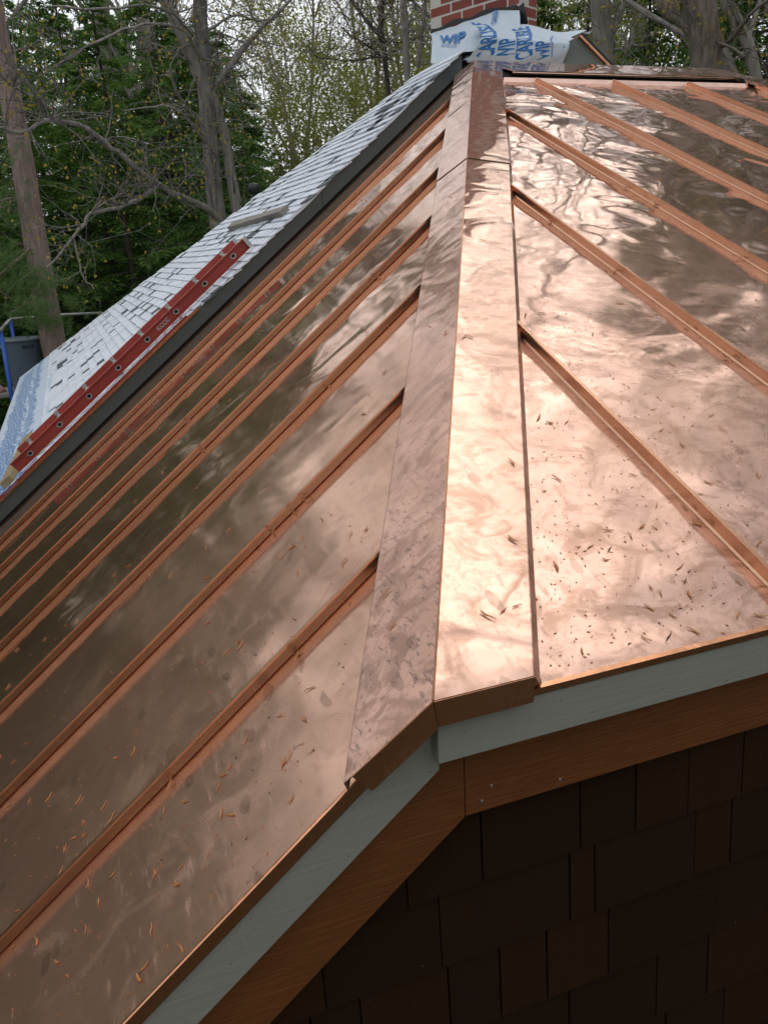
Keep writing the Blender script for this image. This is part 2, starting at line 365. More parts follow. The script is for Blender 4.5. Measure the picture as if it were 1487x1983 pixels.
for i in range(len(xs) - 1):
    x0, x1 = xs[i] + .0006, xs[i + 1] - .0006
    poly = [(x0, YF), (x1, YF), (x1, YT), (x0, YT)]
    # clip by both hips: x >= hipx(y), x <= hipxR(y)
    k = (hipx(1) - hipx(0)); h0 = hipx(0)
    poly = clip(poly, -1, k, -h0); poly = clip(poly, 1, k, XR2 - h0)
    if len(poly) < 3: continue
    mb = MB(); mb.prism([Vector((x, y, zR(y))) for x, y in poly], -NR * .004)
    top = [p for p in poly if abs(p[1] - YT) < 1e-4]
    if len(top) > 1:                                           # upturned end under the ridge cap
        xa, xb = min(p[0] for p in top), max(p[0] for p in top)
        mb.prism([Vector((xa, YT, zR(YT))), Vector((xb, YT, zR(YT))), Vector((xb, YT + .010, zR(YT) + .022)), Vector((xa, YT + .010, zR(YT) + .022))], NY * .003)
    mb.build('copper_panel', M['copR'], H1)
for x in RRB:
    yt = min(YT, (x - hipx(0)) / (hipx(1) - hipx(0)), (XR2 - x - hipx(0)) / (hipx(1) - hipx(0))) - .0
    a = Vector((x, YF - .002, zR(YF))); b = Vector((x, yt, zR(yt))); hgt = .0235
    mb = MB(); mb.prism([a + Vector((-.007, 0, 0)), a + Vector((-.0035, 0, 0)) + NR * .003, a + Vector((-.0025, 0, 0)) + NR * (hgt - .005), a + Vector((-.004, 0, 0)) + NR * hgt,
              a + Vector((.004, 0, 0)) + NR * hgt, a + Vector((.0035, 0, 0)) + NR * .003, a + Vector((.007, 0, 0))], b - a)
    mb.build('standing_seam', M['copSeam'], H1)
# hip cap: two wings folded over the hip, in two lengths, upper lapping the lower
WL = (NL.cross(HIP)).normalized(); WL = WL if WL.x < 0 else -WL
WR = (NR.cross(HIP)).normalized(); WR = WR if WR.x > 0 else -WR
APEX_T = 3.29 / HIP.y
def frame_pt(t, wv, wd, n, up): return HIP * t + wv * wd + n * up
def wing(mb, t0, t1, wv, n, w0, w1, up, lip, e0=None, e1=None, flare=.012):
    a0 = HIP * t0 + n * up; a1 = HIP * t1 + n * up
    b0 = e0 if e0 is not None else a0 + wv * w0; b1 = e1 if e1 is not None else a1 + wv * w1
    mb.prism([a0, b0, b1, a1], -n * .0022)
    lo = wv * flare - n * lip
    mb.prism([b0, b1, b1 + lo, b0 + lo], -wv * .0018)
TJ = 1.885 / HIP.y
upP = .0025
# lower length
lw = Vector((-.114, .014, -.091)); rw = Vector((.139, 0, 0))
m1 = MB(); wing(m1, 0, TJ + .04, WL, NL, .13, .127, 0, .015, e0=lw, flare=.006)
m1.build('hip_cap_wing', M['copCapL'], H1)
m1 = MB(); wing(m1, 0, TJ + .04, WR, NR, .13, .143, 0, .018, e0=rw)
m1.build('hip_cap_wing', M['copCapR'], H1)
m1 = MB(); wing(m1, TJ, APEX_T, WL, NL, .127, .112, upP, .015, flare=.006)
m1.build('hip_cap_wing', M['copCapL'], H1)
m1 = MB(); wing(m1, TJ, APEX_T, WR, NR, .143, .143, upP, .018)
m1.build('hip_cap_wing', M['copCapR'], H1)
# folded crease rib of the hip (fine standing fold)
m1 = MB(); m1.tube([HIP * .0 + NZ * .0005, HIP * APEX_T + NZ * .002], .0016, 5); m1.build('hip_fold', M['copTrim'], H1)
# front flange of the hip cap, folded down over the fascia
m1 = MB()
fl = Vector((-.104, .011, -.083)); dn = Vector((.006, -.003, -.034))
m1.prism([Vector((0, -.001, -.001)), fl, fl + Vector((.024, -.002, -.027)), Vector((.004, -.004, -.038))], Vector((0, .002, 0)))
m1.build('cap_flange', M['copTrim'], H1)
m1 = MB(); m1.prism([Vector((.0005, -.003, -.0005)), Vector((.139, -.003, -.0005)), Vector((.135, -.006, -.034)), Vector((.004, -.006, -.034))], Vector((0, .002, 0)))
m1.build('cap_flange', M['copTrim'], H1)
m1 = MB(); m1.prism([Vector((.1405, .006, -.002)), Vector((.150, .004, -.022)), Vector((.158, .012, -.0215)), Vector((.150, .030, .003))], Vector((0, .0025, .001)))
m1.prism([Vector((.141, .016, -.033)), Vector((.158, .016, -.030)), Vector((.158, .014, -.017)), Vector((.141, .014, -.014))], Vector((0, .002, 0)))
m1.build('bent_tab', M['copTrim'], H1)
# ridge cap and far hip cap
AP = HIP * APEX_T; APR = Vector((XR2 - AP.x - .02, AP.y, AP.z))
mr = MB(); wdt = .20
fr0 = AP - SR * wdt; fr1 = APR - SR * wdt
HR = Vector((-HIP.x, HIP.y, HIP.z)); q0 = (WR.dot(SR)); 
st = frame_pt(APEX_T, WR, .143, NR, 0)
L0 = Vector((st.x - .01, fr0.y, fr0.z)); R0 = Vector((APR.x - .05, fr1.y, fr1.z))
mr.prism([AP + NR * .003, APR + NR * .003, R0 + NR * .003, L0 + NR * .003], -NR * .002)
mr.prism([L0 + NR * .001, R0 + NR * .001, R0 - NR * .012 - SR * .003, L0 - NR * .012 - SR * .003], SR * .002)
mr.prism([AP + NR * .003, APR + NR * .003, APR + Vector((0, .10, -.05)), AP + Vector((0, .10, -.05))], Vector((0, 0, -.002)))
mr.tube([L0 - NR * .006, R0 - NR * .006], .0042, 6)
mr.build('ridge_cap', M['copR'], H1)
md = MB(); md.prism([Vector((1.70, YT + .012, zR(YT) - .02)), Vector((XR2 - 1.70, YT + .012, zR(YT) - .02)), Vector((XR2 - 1.70, YT + .11, zR(YT + .11) + .02)), Vector((1.70, YT + .11, zR(YT + .11) + .02))], NY * .01); md.build('ridge_shade_strip', M['dark'], H1)  # near-black strip, the shade below the ridge cap put in as colour
NL2 = Vector((-NL.x, 0, NL.z)); mr = MB(); far = APR - HR * APEX_T
wr2 = Vector((-WR.x, WR.y, WR.z)); wl2 = Vector((-WL.x, WL.y, WL.z))
mr.prism([APR + NR * .002, far + NR * .002, far + NR * .002 + wr2 * .14, R0 + NR * .002], -NR * .002)
mr.prism([R0 + NR * .001, far + wr2 * .14, far + wr2 * .14 - NR * .013, R0 - NR * .013], -wr2 * .002)
mr.prism([APR + NL2 * .002, far + NL2 * .002, far + NL2 * .002 + wl2 * .13, APR + NL2 * .002 + wl2 * .13], -NL2 * .002)
mr.build('far_hip_cap', M['copR'], H1)
mb = MB(); mb.prism([Vector((XR2 - h0, .03, -.04)), Vector((XR2 + 2.2, .03, -1.8)), Vector((XR2 + 2.2, 3.4, -1.8)), Vector((XR2 - 1.7, 3.4, 1.32)), Vector((XR2 - 1.72, 3.26, 1.32))], Vector((0, 0, -.01)))
mb.build('far_slope', M['copL'], H1)
# drip edges
def offx(px, py, y): v = hit(px, py, NY, (0, y, 0)); return v.dot(NL)
FY = .034; FRY = .058; WY = .088
d_cb = (offx(277, 1983, FY - .003) + offx(500, 1743, FY - .003)) / 2
d_fb = (offx(385, 1983, FY) + offx(500, 1859, FY) + offx(666, 1683, FY)) / 3
d_rb = (offx(600, 1901.6, FRY) + offx(803, 1683, FRY)) / 2
def Lp(x, d, y): return Vector((x, y, TL * x + d / math.cos(TH)))
def rakestrip(mb, d0, d1, y, x0, x1, th, m=0, cut=None):
    poly = [(x0, TL * x0 + d0 / math.cos(TH)), (x1, TL * x1 + d0 / math.cos(TH)), (x1, TL * x1 + d1 / math.cos(TH)), (x0, TL * x0 + d1 / math.cos(TH))]
    if cut: poly = clip(poly, *cut)
    mb.prism([Vector((a, y, b)) for a, b in poly], Vector((0, th, 0)), m)
m1 = MB(); rakestrip(m1, -DLP + .0015, d_cb, FY - .004, XE, -.02, .003)
m1.prism([Lp(XE, -DLP + .0018, FY - .004), Lp(-.02, -DLP + .0018, FY - .004), Lp(-.02, -DLP + .0018, YE + .006), Lp(XE, -DLP + .0018, YE + .006)], -NL * .001)
m1.tube([Lp(XE, -DLP + .001, FY - .003), Lp(-.02, -DLP + .001, FY - .003)], .0017, 6)
m1.build('rake_drip_edge', M['copTrim'], H1)
m1 = MB(); ez = zR(YF)
m1.prism([Vector((.13, .009, ez + .001)), Vector((XR2 - .1, .009, ez + .001)), Vector((XR2 - .1, .009, ez - .0085)), Vector((.13, .009, ez - .0085))], NY * .003)
m1.prism([Vector((.13, .009, ez + .0012)), Vector((XR2 - .1, .009, ez + .0012)), Vector((XR2 - .1, YF + .004, zR(YF + .004) + .0012)), Vector((.13, YF + .004, zR(YF + .004) + .0012))], -NR * .0009)
m1.build('eave_drip_edge', M['copTrim'], H1)
# fascia and frieze
zfb = (hit(1487, 1313, NY, (0, 0, 0)).z + hit(1178, 1400, NY, (0, 0, 0)).z) / 2
m1 = MB(); rakestrip(m1, -DLP - .006, d_fb, FY, XE, .03, .022, 0, (1, 0, .020)); m1.build('rake_fascia', M['fascia'], H1)
m1 = MB(); m1.box((.010, .011, zfb), (XR2, 0, 0), (0, .03, 0), (0, 0, ez - .006 - zfb)); 
o = m1.build('eave_fascia', M['fascia'], H1)
bv = o.modifiers.new('b', 'BEVEL'); bv.width = .0015; bv.segments = 2
zrb = hit(1487, 1402, NY, (0, FRY, 0)).z; zrb = (zrb + hit(900, 1577, NY, (0, FRY, 0)).z) / 2
XJ = hit(900, 1530, NY, (0, FRY, 0)).x
m1 = MB(); rakestrip(m1, d_fb + .03, d_rb, FRY, XE, XJ, .022, 0, (1, 0, XJ - .001)); m1.build('rake_frieze', M['frieze'], H1)
m1 = MB(); m1.box((XJ, FRY - .0015, zrb), (XR2, 0, 0), (0, .022, 0), (0, 0, zfb + .03 - zrb)); fz = m1.build('eave_frieze', M['frieze'], H1)
for px, py in ((952, 1522), (934, 1552), (1085, 1510)):
    v = hit(px, py, NY, (0, FRY - .003, 0)); m1 = MB(); m1.tube([v, v + NY * .003], .0022, 10); m1.build('nail_head', M['alu'], fz)
m1 = MB(); m1.box((XE, FY + .02, -.16), (.01, 0, 0), (0, .05, 0), (0, 0, .01)); 
# wall body behind the shingles
body = [(-1.9, -Z0), (XR2 + 1.9, -Z0), (XR2 + 1.9, -1.7), (XR2, -.12), (.03, -.12), (-1.9, -1.66)]
m1 = MB(); m1.prism([Vector((x, WY + .012, z)) for x, z in body], Vector((0, 3.28, 0))); wall = m1.build('wall', M['dark'], H1)
# siding shingles: irregular widths, staggered joints
zc = [zrb + .01]
for px, py in ((1149.5, 1631.6), (1148, 1762.4), (1100, 1912), (1230, 1979.7)): zc.append(hit(px, py, NY, (0, WY - .004, 0)).z)
while zc[-1] > -1.15: zc.append(zc[-1] - .134)
known = {0: [929, 1119, 1224, 1321], 1: [846, 1100, 1148, 1335], 2: [863, 965, 1057, 1175, 1379], 3: [625, 903, 1101, 1267], 4: [770]}
kz = {0: 1600, 1: 1700, 2: 1800, 3: 1900, 4: 1950}
def rakez(x): return TL * x + (d_rb + .02) / math.cos(TH)
nsh = 0; stuff = MB()
row = 0; z = zc[0]
ztop = zc[0]
rows = list(zip(zc[:-1], zc[1:]))
zz = zc[-1]
while zz > -Z0 + .1: rows.append((zz, zz - .134)); zz -= .134
for ri, (zt, zb) in enumerate(rows):
    js = sorted(hit(px, kz[ri], NY, (0, WY, 0)).x for px in known.get(ri, [])) if ri in known else []
    edges = js[:] if js else [rnd.uniform(0, .1)]
    while edges[-1] < XR2 + 1.8: edges.append(edges[-1] + rnd.choice([.075, .095, .11, .13, .16, .19]))
    while edges[0] > -1.85: edges.insert(0, edges[0] - rnd.choice([.075, .1, .12, .14, .18]))
    for a, b in zip(edges[:-1], edges[1:]):
        gap = rnd.uniform(.0008, .0022); jit = rnd.uniform(-.002, .002)
        poly = [(a + gap, zb + jit), (b - gap, zb + jit), (b - gap, zt + .02), (a + gap, zt + .02)]
        k = (d_rb + .012) / math.cos(TH); poly = clip(poly, -TL, 1, k)
        kk = -(XR2) * TL; poly = clip(poly, TL, 1, -kk + k)
        if len(poly) < 3: continue
        indiv = ri < 8 and nsh < 290 and a < 2.6
        mb = MB() if indiv else stuff; yy = WY + rnd.uniform(-.001, .002)
        front = [Vector((x, yy - .009 * (zt + .02 - zz_) / (zt - zb + .02), zz_)) for x, zz_ in poly]
        mb.prism(front, Vector((0, .010, 0)))
        if indiv: mb.build('siding_shingle', M['shw'], wall); nsh += 1
o = stuff.build('lower_siding', M['shw'], wall); o['kind'] = 'stuff'

# ------------------------------------------------------------------ main house beyond, pale roof with rake board
H2 = empty('main_house', ORG, 'taller main house with pale unfinished roof and brick chimney', 'house')
hb = [hit(px, py, NY, (0, YB, 0)).dot(NL) for px, py in ((404, 581), (600, 380), (700, 285), (800, 185), (905, 93))]
DW = sum(hb) / len(hb)                                          # height of the pale roof plane over the cap plane
d_bot = -DLP + .010
XP = 1.78
def Wp(x, y, d=None): return Vector((x, y, TL * x + (DW if d is None else d) / math.cos(TH)))
def hitW(px, py, d=0.0): return hit(px, py, NL, NL * (DW + d))
XEV = -.97
m1 = MB(); xs_j = .95
rakestrip(m1, DW - .004, d_bot, YB, XEV - .35, xs_j - .001, .02); m1.build('rake_board', M['green'], H2)
m1 = MB(); rakestrip(m1, DW - .003, d_bot, YB - .001, xs_j + .001, XP, .02, 0, (1, 0, 1.745)); m1.build('rake_board', M['green'], H2)
m1 = MB(); rakestrip(m1, DW - .02, d_bot - .06, YB + .02, XEV, 1.5, .02); m1.build('rake_shadow_strip', M['dark'], H2)  # near-black backing strip, paints the shadow line along the foot of the board
# roof body
E0, E1 = Wp(XEV, YB + .005, DW - .012), Wp(XEV, 9.75, DW - .012)
B1, T1 = Wp(1.76, 3.92, DW - .012), Wp(1.76, YB + .005, DW - .012)
T2 = Vector((2.42, YB + .03, 1.52)); D2 = Vector((4.6, YB + .03, -.1)); C2 = Vector((4.6, 9.2, -.8))
base = [Vector((p.x, p.y, -Z0)) for p in (E0, E1, C2, D2)]
m1 = MB(); vsx = [E0, E1, B1, T1, T2, D2, C2] + base
m1.add(vsx, [(0, 3, 2, 1), (3, 4, 2), (2, 4, 6), (1, 2, 6), (4, 5, 6), (0, 1, 8, 7), (1, 6, 9, 8), (6, 5, 10, 9)])
m1.build('roof_and_walls', M['greenwall'], H2)
# underlayment at the foot of the roof
XS = -.585
def edgeY(x): return 9.75 + (3.92 - 9.75) * (x - XEV) / (1.76 - XEV)
m1 = MB(); P_ = [Wp(XEV - .01, YB + .050), Wp(XS + .06, YB + .050), Wp(XS + .06, edgeY(XS + .06)), Wp(XEV - .01, edgeY(XEV))]
m1.prism(P_, -NL * .008); ul = m1.build('underlayment', M['memb'], H2)
# blue printing on the underlayment: rows of lettering running up the roof
def text_mesh(body, size):
    cu = bpy.data.curves.new('t', 'FONT'); cu.body = body; cu.size = size; cu.offset = size * .03; ob = bpy.data.objects.new('t', cu); col.objects.link(ob)
    dg = bpy.context.evaluated_depsgraph_get(); me = bpy.data.meshes.new_from_object(ob.evaluated_get(dg)); bpy.data.objects.remove(ob)
    vs_ = [v.co.copy() for v in me.vertices]; fs_ = [tuple(p.vertices) for p in me.polygons]; bpy.data.meshes.remove(me); bpy.data.curves.remove(cu); return vs_, fs_
tv, tf = text_mesh('CARLISLE  WIP', .060)
m1 = MB(); yy = YB + .06
while yy < 9.2:
    x0 = XEV + .03 + rnd.uniform(0, .05)
    m1.add([Wp(x0 + v.x * .8 * math.cos(TH), yy - v.y * 1.25, DW + .0015) for v in tv if True], tf)
    yy += .078 + (yy - YB) * .004
pr = m1.build('blue_lettering', M['bluepale'], ul); pr['kind'] = 'stuff'
# roof shingles
base_l = []
def shmesh(wd, ex, dark):
    mb = MB(); t1 = .006
    mb.prism([(0, 0, .0), (0, wd, .0), (ex * 1.25, wd, -.002), (ex * 1.25, 0, -.002)], Vector((0, 0, t1)))
    me = mb.mesh('roof_shingle', M['shd'] if dark else M['shl']); return me
EX = .060
vars_ = {(k, d): shmesh(wd - .0022, EX, d) for k, wd in enumerate((.07, .09, .115)) for d in (0, 1)}
wds = (.07, .09, .115)
Rm = Matrix((SL, NY, NL)).transposed()                           # local x up-slope, y along, z normal
def wav(x, y): return .010 * mnoise.noise(Vector((x * 2.2, y * 1.6, 3.1))) + .004 * mnoise.noise(Vector((x * 7, y * 6, 1)))
cands = []
x = XS; ci = 0
while x < 1.75:
    y = (YB + .058 if x < .27 else YB - .006) - rnd.uniform(0, .012); ye = edgeY(x) - .02
    band = (ci % 13) in (0,)
    while y < ye:
        k = rnd.choice((0, 1, 1, 2)); dk = 0 if band else int(rnd.random() < .05 + .22 * (mnoise.noise(Vector((x * 3, y * 2.2, 0))) > .22))
        cands.append((x, y, k, dk)); y += wds[k]
    x += EX * math.cos(TH) * rnd.uniform(.97, 1.03); ci += 1
def pxsize(c):
    p = Wp(c[0], c[1]); return (p - CP).length
cands.sort(key=pxsize)
# keep to those nearest the camera as single pieces
st_ = MB()
for i, (x, y, k, dk) in enumerate(cands):
    up = wav(x, y) - .001 + rnd.uniform(0, .0012)
    p = Wp(x, y) + NL * up; M3 = Rm.to_4x4(); rt = Matrix.Rotation(rnd.uniform(-.02, .02), 4, 'Z') @ Matrix.Rotation(.09 + rnd.uniform(-.02, .03), 4, 'Y')
    mw = Matrix.Translation(p) @ M3 @ rt
    if i < 290:
        o = inst('roof_shingle', vars_[(k, dk)], H2); o.matrix_local = mw
    else:
        me = vars_[(k, dk)]; st_.add([mw @ v.co for v in me.vertices], [tuple(f.vertices) for f in me.polygons], dk)
o = st_.build('far_roof_shingles', [M['shl'], M['shd']], H2); o['kind'] = 'stuff'
# curled sheet edge lapping the rake board
m1 = MB(); prev = None; xx = .285
pts = []
while xx < 1.72:
    q = mnoise.noise(Vector((xx * 4, 0, 0))); q2 = mnoise.noise(Vector((xx * 9, 5, 0)))
    pts.append((Wp(xx, YB - .004) + NL * (.003 + wav(xx, YB)), Wp(xx, YB - .007 + .004 * q2) - NL * max(.0, .008 + .014 * q))); xx += .035
for a, b in zip(pts[:-1], pts[1:]): m1.prism([a[0], b[0], b[1], a[1]], NY * .002)
m1.build('sheet_edge', M['memb'], H2)
# membrane draped over the saddle by the chimney
YM = YB - .012
fA, fB = hit(936, 64, NY, (0, YM, 0)), hit(1104, 78, NY, (0, YM, 0))
bA, bB = hit(903, 121, NY, (0, YM, 0)), hit(1089, 123, NY, (0, YM, 0))
tB = hit(1135, 63, NY, (0, YM + .30, 0)); tA = hit(925, 44, NY, (0, YM + .42, 0))
def drape(s, t):                                                 # s across 0..1, t 0 bottom, .5 fold, 1 back
    if t < .5:
        u = t / .5; p = (bA.lerp(bB, s)).lerp(fA.lerp(fB, s), u); r = 0
        p = p + Vector((0, -.012 * math.sin(u * math.pi) + .010 * math.sin(s * 9) * (1 - u), 0))
    else:
        u = (t - .5) / .5; p = (fA.lerp(fB, s)).lerp(tA.lerp(tB, s), u); p = p + Vector((0, 0, .012 * math.sin(s * 11 + u * 3) * u))
    rr = math.exp(-((t - .5) / .05) ** 2); p = p + Vector((0, .012 * rr, -.008 * rr))
    return p + Vector((0, -1, 0)) * .006 * mnoise.noise(Vector((s * 7, t * 5, 2)))
ns, ntt = 40, 36; m1 = MB()
for i in range(ns + 1):
    for j in range(ntt + 1): m1.v.append(tuple(drape(i / ns, j / ntt)))
for i in range(ns):
    for j in range(ntt):
        a = i * (ntt + 1) + j; m1.f.append((a, a + ntt + 1, a + ntt + 2, a + 1)); m1.m.append(0); m1.sm.append(True)
sh = m1.build('membrane_sheet', M['sheet'], H2)
sm_ = sh.modifiers.new('s', 'SOLIDIFY'); sm_.thickness = .002; sm_.offset = 1
def print_on(fn, body, size, s0, t0, ang, sx, sy, mb, off=.004, sq=1.0):
    vs_, fs_ = text_mesh(body, size); vs_ = [Vector((v.x * sq, v.y, 0)) for v in vs_]; bm = bmesh.new(); bvs = [bm.verts.new(v) for v in vs_]
    for f in fs_:
        try: bm.faces.new([bvs[i] for i in f])
        except ValueError: pass
    xm = max(v.x for v in vs_); k = 0
    while k < xm:
        bmesh.ops.bisect_plane(bm, geom=bm.verts[:] + bm.edges[:] + bm.faces[:], plane_co=(k, 0, 0), plane_no=(1, 0, 0)); k += size * .22
    bm.verts.index_update(); ca, sa = math.cos(ang), math.sin(ang); out_v = []
    for v in bm.verts:
        x_, y_ = v.co.x * ca - v.co.y * sa, v.co.x * sa + v.co.y * ca
        p = fn(s0 + x_ * sx, t0 + y_ * sy); out_v.append(p + (CP - p).normalized() * 0 + Vector((0, -off * .7, off * .7)))
    mb.add(out_v, [tuple(vv.index for vv in f.verts) for f in bm.faces]); bm.free()
sx = 1 / (fB - fA).length; sy = .5 / (fA - bA).length
A_ = math.radians(107)
for s0 in (.235, .63):
    mp_ = MB()
    print_on(drape, 'CARLISLE', .120, s0, .075, A_, sx, sy, mp_, sq=.60); mp_.build('printed_word', M['blue'], sh); mp_ = MB()
    print_on(drape, 'WIP', .118, s0 + .20, .085, A_, sx, sy, mp_, sq=.62); mp_.build('printed_word', M['blue'], sh); mp_ = MB()
    print_on(drape, 'WATER & ICE PROTECTION', .014, s0 + .235, .11, A_, sx, sy, mp_); mp_.build('printed_line', M['blue'], sh)
for s0, t0 in ((.09, .2), (.09, .05), (.95, .12), (.93, .3)): mp_ = MB(); print_on(drape, 'I', .03, s0, t0, math.radians(-12), sx, sy, mp_); mp_.build('printed_dash', M['blue'], sh)
# flap running up against the chimney on the left
KC = at(1006, 40, 5.6); CA = Vector((.407, -.913, 0)); CB = Vector((.913, .407, 0))     # near corner and the two horizontal directions of the chimney
def flap(s, t):
    a_, b_ = hitW(834, 122, .012), Vector(bA) + Vector((0, -.004, .01)); c_ = hit(1003, 68, NY, (0, YM + .25, 0))
    lo = a_.lerp(b_, s / .45) if s < .45 else b_.lerp(c_, (s - .45) / .55)
    hi = hit(833 + s * 172, 66 - 46 * min(1, s * 1.3), CB, KC - CB * .01)
    p = lo.lerp(hi, t); p = p + Vector((0, -.05, .03)) * math.sin(t * math.pi) * (.4 + .6 * math.sin(s * 8 + t * 2) ** 2) * .6
    return p + Vector((.0, -.004, .005)) * mnoise.noise(Vector((s * 9, t * 4, 7)))
m1 = MB(); ns, ntt = 36, 18
for i in range(ns + 1):
    for j in range(ntt + 1): m1.v.append(tuple(flap(i / ns, j / ntt)))
for i in range(ns):
    for j in range(ntt):
        a = i * (ntt + 1) + j; m1.f.append((a, a + ntt + 1, a + ntt + 2, a + 1)); m1.m.append(0); m1.sm.append(True)
fo = m1.build('membrane_flap', M['sheet'], H2)
mp_ = MB(); print_on(flap, 'WIP', .15, .08, .40, math.radians(-4), 1.1, 2.2, mp_, .012); mp_.build('printed_word', M['blue'], fo); mp_ = MB(); print_on(flap, 'WATER & ICE', .03, .10, .30, math.radians(-4), 1.1, 2.2, mp_, .012); mp_.build('printed_line', M['blue'], fo); mp_ = MB()
print_on(flap, 'CARLISLE', .07, .72, .55, math.radians(85), 1.1, 1.4, mp_, .012)
mp_.build('printed_word', M['blue'], fo)
# right hand gable end of the saddle
m1 = MB(); ga = [hit(px, py, NY, (0, YB + .01, 0)) for px, py in ((1080, 100), (1100, 80), (1128, 68), (1172, 124), (1080, 124))]
m1.prism(ga, NY * .05); m1.build('gable_end', M['greenwall'], H2)
m1 = MB(); a, b = hit(1126, 64, NY, (0, YB - .01, 0)), hit(1186, 126, NY, (0, YB - .01, 0)); dv = (b - a).normalized(); nv = Vector((-dv.z, 0, dv.x)); nv = nv if nv.z > 0 else -nv
m1.prism([a - nv * .020, b - nv * .020, b - nv * .008, a - nv * .008], NY * .5, 1); m1.prism([a - nv * .007, b - nv * .007, b + nv * .006, a + nv * .006], NY * .5, 0)
m1.build('gable_rake', [M['black'], M['copTrim']], H2)
m1 = MB(); a = hit(1128, 64, NY, (0, YB + .1, 0)); b = hit(1146, 60, NY, (0, YB + .1, 0)); c_ = hit(1140, 66, NY, (0, YB + .1, 0)); m1.prism([a, b, c_], NY * .05); m1.build('torn_membrane', M['sheet'], H2)
# copper strip and red strip lying along the roof edge under the ladder
p0, p1 = hitW(403, 598, .004), hitW(-40, 1030, .004)
def slopebar(pa, xa, xb, y, w_, h_, lift, name, m_, parent):
    mb = MB(); a = Wp(xa, y, DW + lift); mb.box(a, Wp(xb, y, DW + lift) - a, NY * w_, NL * h_); return mb.build(name, m_, parent)
slopebar(None, XEV - .2, .275, YB - .014, .012, .012, -.008, 'copper_edge_strip', M['copTrim'], H2)
slopebar(None, XEV - .2, .27, YB - .006, .055, .003, -.009, 'gap_shade_strip', M['dark'], H2)  # near-black bar, painted shade for the open gap behind the copper strip
slopebar(None, XEV - .1, .22, YB + .040, .012, .010, -.002, 'red_edge_strip', M['red'], H2)
# chimney
bw, bh = .19, .0607; ncx, ncy = 4, 1; c0, CHY = 0.0, 0.0
fl_ = hit(833, 40, CB, KC); bw = (KC - fl_).dot(CA) / ncx; c1 = bw * ncx; CD = bw * ncy
zc0 = 1.30; zc1 = 3.9
m1 = MB(); m1.box((c0 + .002, CHY + .002, zc0 - .4), (c1 - c0 - .004, 0, 0), (0, CD - .004, 0), (0, 0, zc1 - zc0 + .38)); chim = m1.build('chimney', M['mortar'], H2, (KC.x - CA.x * c1, KC.y - CA.y * c1, 0)); chim.rotation_euler = (0, 0, math.atan2(CA.y, CA.x))
mb = MB(); mb.box((0, 0, 0), (bw - .013, 0, 0), (0, bw * .48, 0), (0, 0, bh - .013)); bme = mb.mesh('brick', M['brick'])
bst = MB(); nb = 0; r_ = 0; z = zc0
while z < zc1 - bh:
    for side in range(4):
        n_ = ncx if side % 2 == 0 else ncy
        for i in range(n_):
            u = i * bw + (bw / 2 if r_ % 2 else 0); ln = bw
            if u + bw > n_ * bw + .001: ln = n_ * bw - u
            j = rnd.uniform(-.0015, .0015)
            if side == 0: loc = (c0 + u + .005, CHY + j, z); rz = 0
            elif side == 1: loc = (c1 - j, CHY + u + .005, z); rz = math.pi / 2
            elif side == 2: loc = (c1 - u - .005, CHY + CD - j, z); rz = math.pi
            else: loc = (c0 + j, CHY + CD - u - .005, z); rz = -math.pi / 2
            sc_ = ((ln - .010) / (bw - .010), 1, 1)
            if nb < 290 and side in (0, 1) and z < 2.6: inst('brick', bme, chim, loc, (0, 0, rz), sc_); nb += 1
            else:
                mw = Matrix.Translation(loc) @ Matrix.Rotation(rz, 4, 'Z') @ Matrix.Diagonal((*sc_, 1)); bst.add([mw @ v.co for v in bme.vertices], [tuple(f.vertices) for f in bme.polygons])
    z += bh; r_ += 1
o = bst.build('upper_bricks', M['brick'], chim); o['kind'] = 'stuff'
m1 = MB(); m1.box((c0 - .04, CHY - .04, zc1 - .02), (c1 - c0 + .08, 0, 0), (0, CD + .08, 0), (0, 0, .09)); m1.build('chimney_crown', M['mortar'], chim)
chim_inv = (Matrix.Translation((KC.x - CA.x * c1, KC.y - CA.y * c1, 0)) @ Matrix.Rotation(math.atan2(CA.y, CA.x), 4, 'Z')).inverted()
m1 = MB(); pts = []
for i in range(26):
    s = i / 25; p = hit(834 + s * 166, 60 - 44 * min(1, s * 1.25) + 3 * math.sin(s * 17), CB, KC - CB * .004); p = chim_inv @ p; pts.append(p)
for a, b in zip(pts[:-1], pts[1:]): m1.prism([a + NZ * .010, b + NZ * .012, b - NZ * .012, a - NZ * .012], NY * .003)
m1.prism([chim_inv @ hit(*q_, CB, KC - CB * .006) for q_ in ((1001, 16), (1013, 4), (1022, 45), (1008, 52))], NY * .003)
m1.build('mastic_edge', M['black'], chim)
# vent pipe behind the roof edge
vp = hitW(492, 366, -.02); vb = MB(); vb.tube([vp - NZ * .35, vp], .028, 12); prof = [(0, .05), (.03, .045), (.047, .025), (.05, 0), (.045, -.025), (.03, -.04), (0, -.04)]
vb.lathe(prof, 16, 0, tuple(vp)); vb.build('vent_pipe', M['black'], H2)

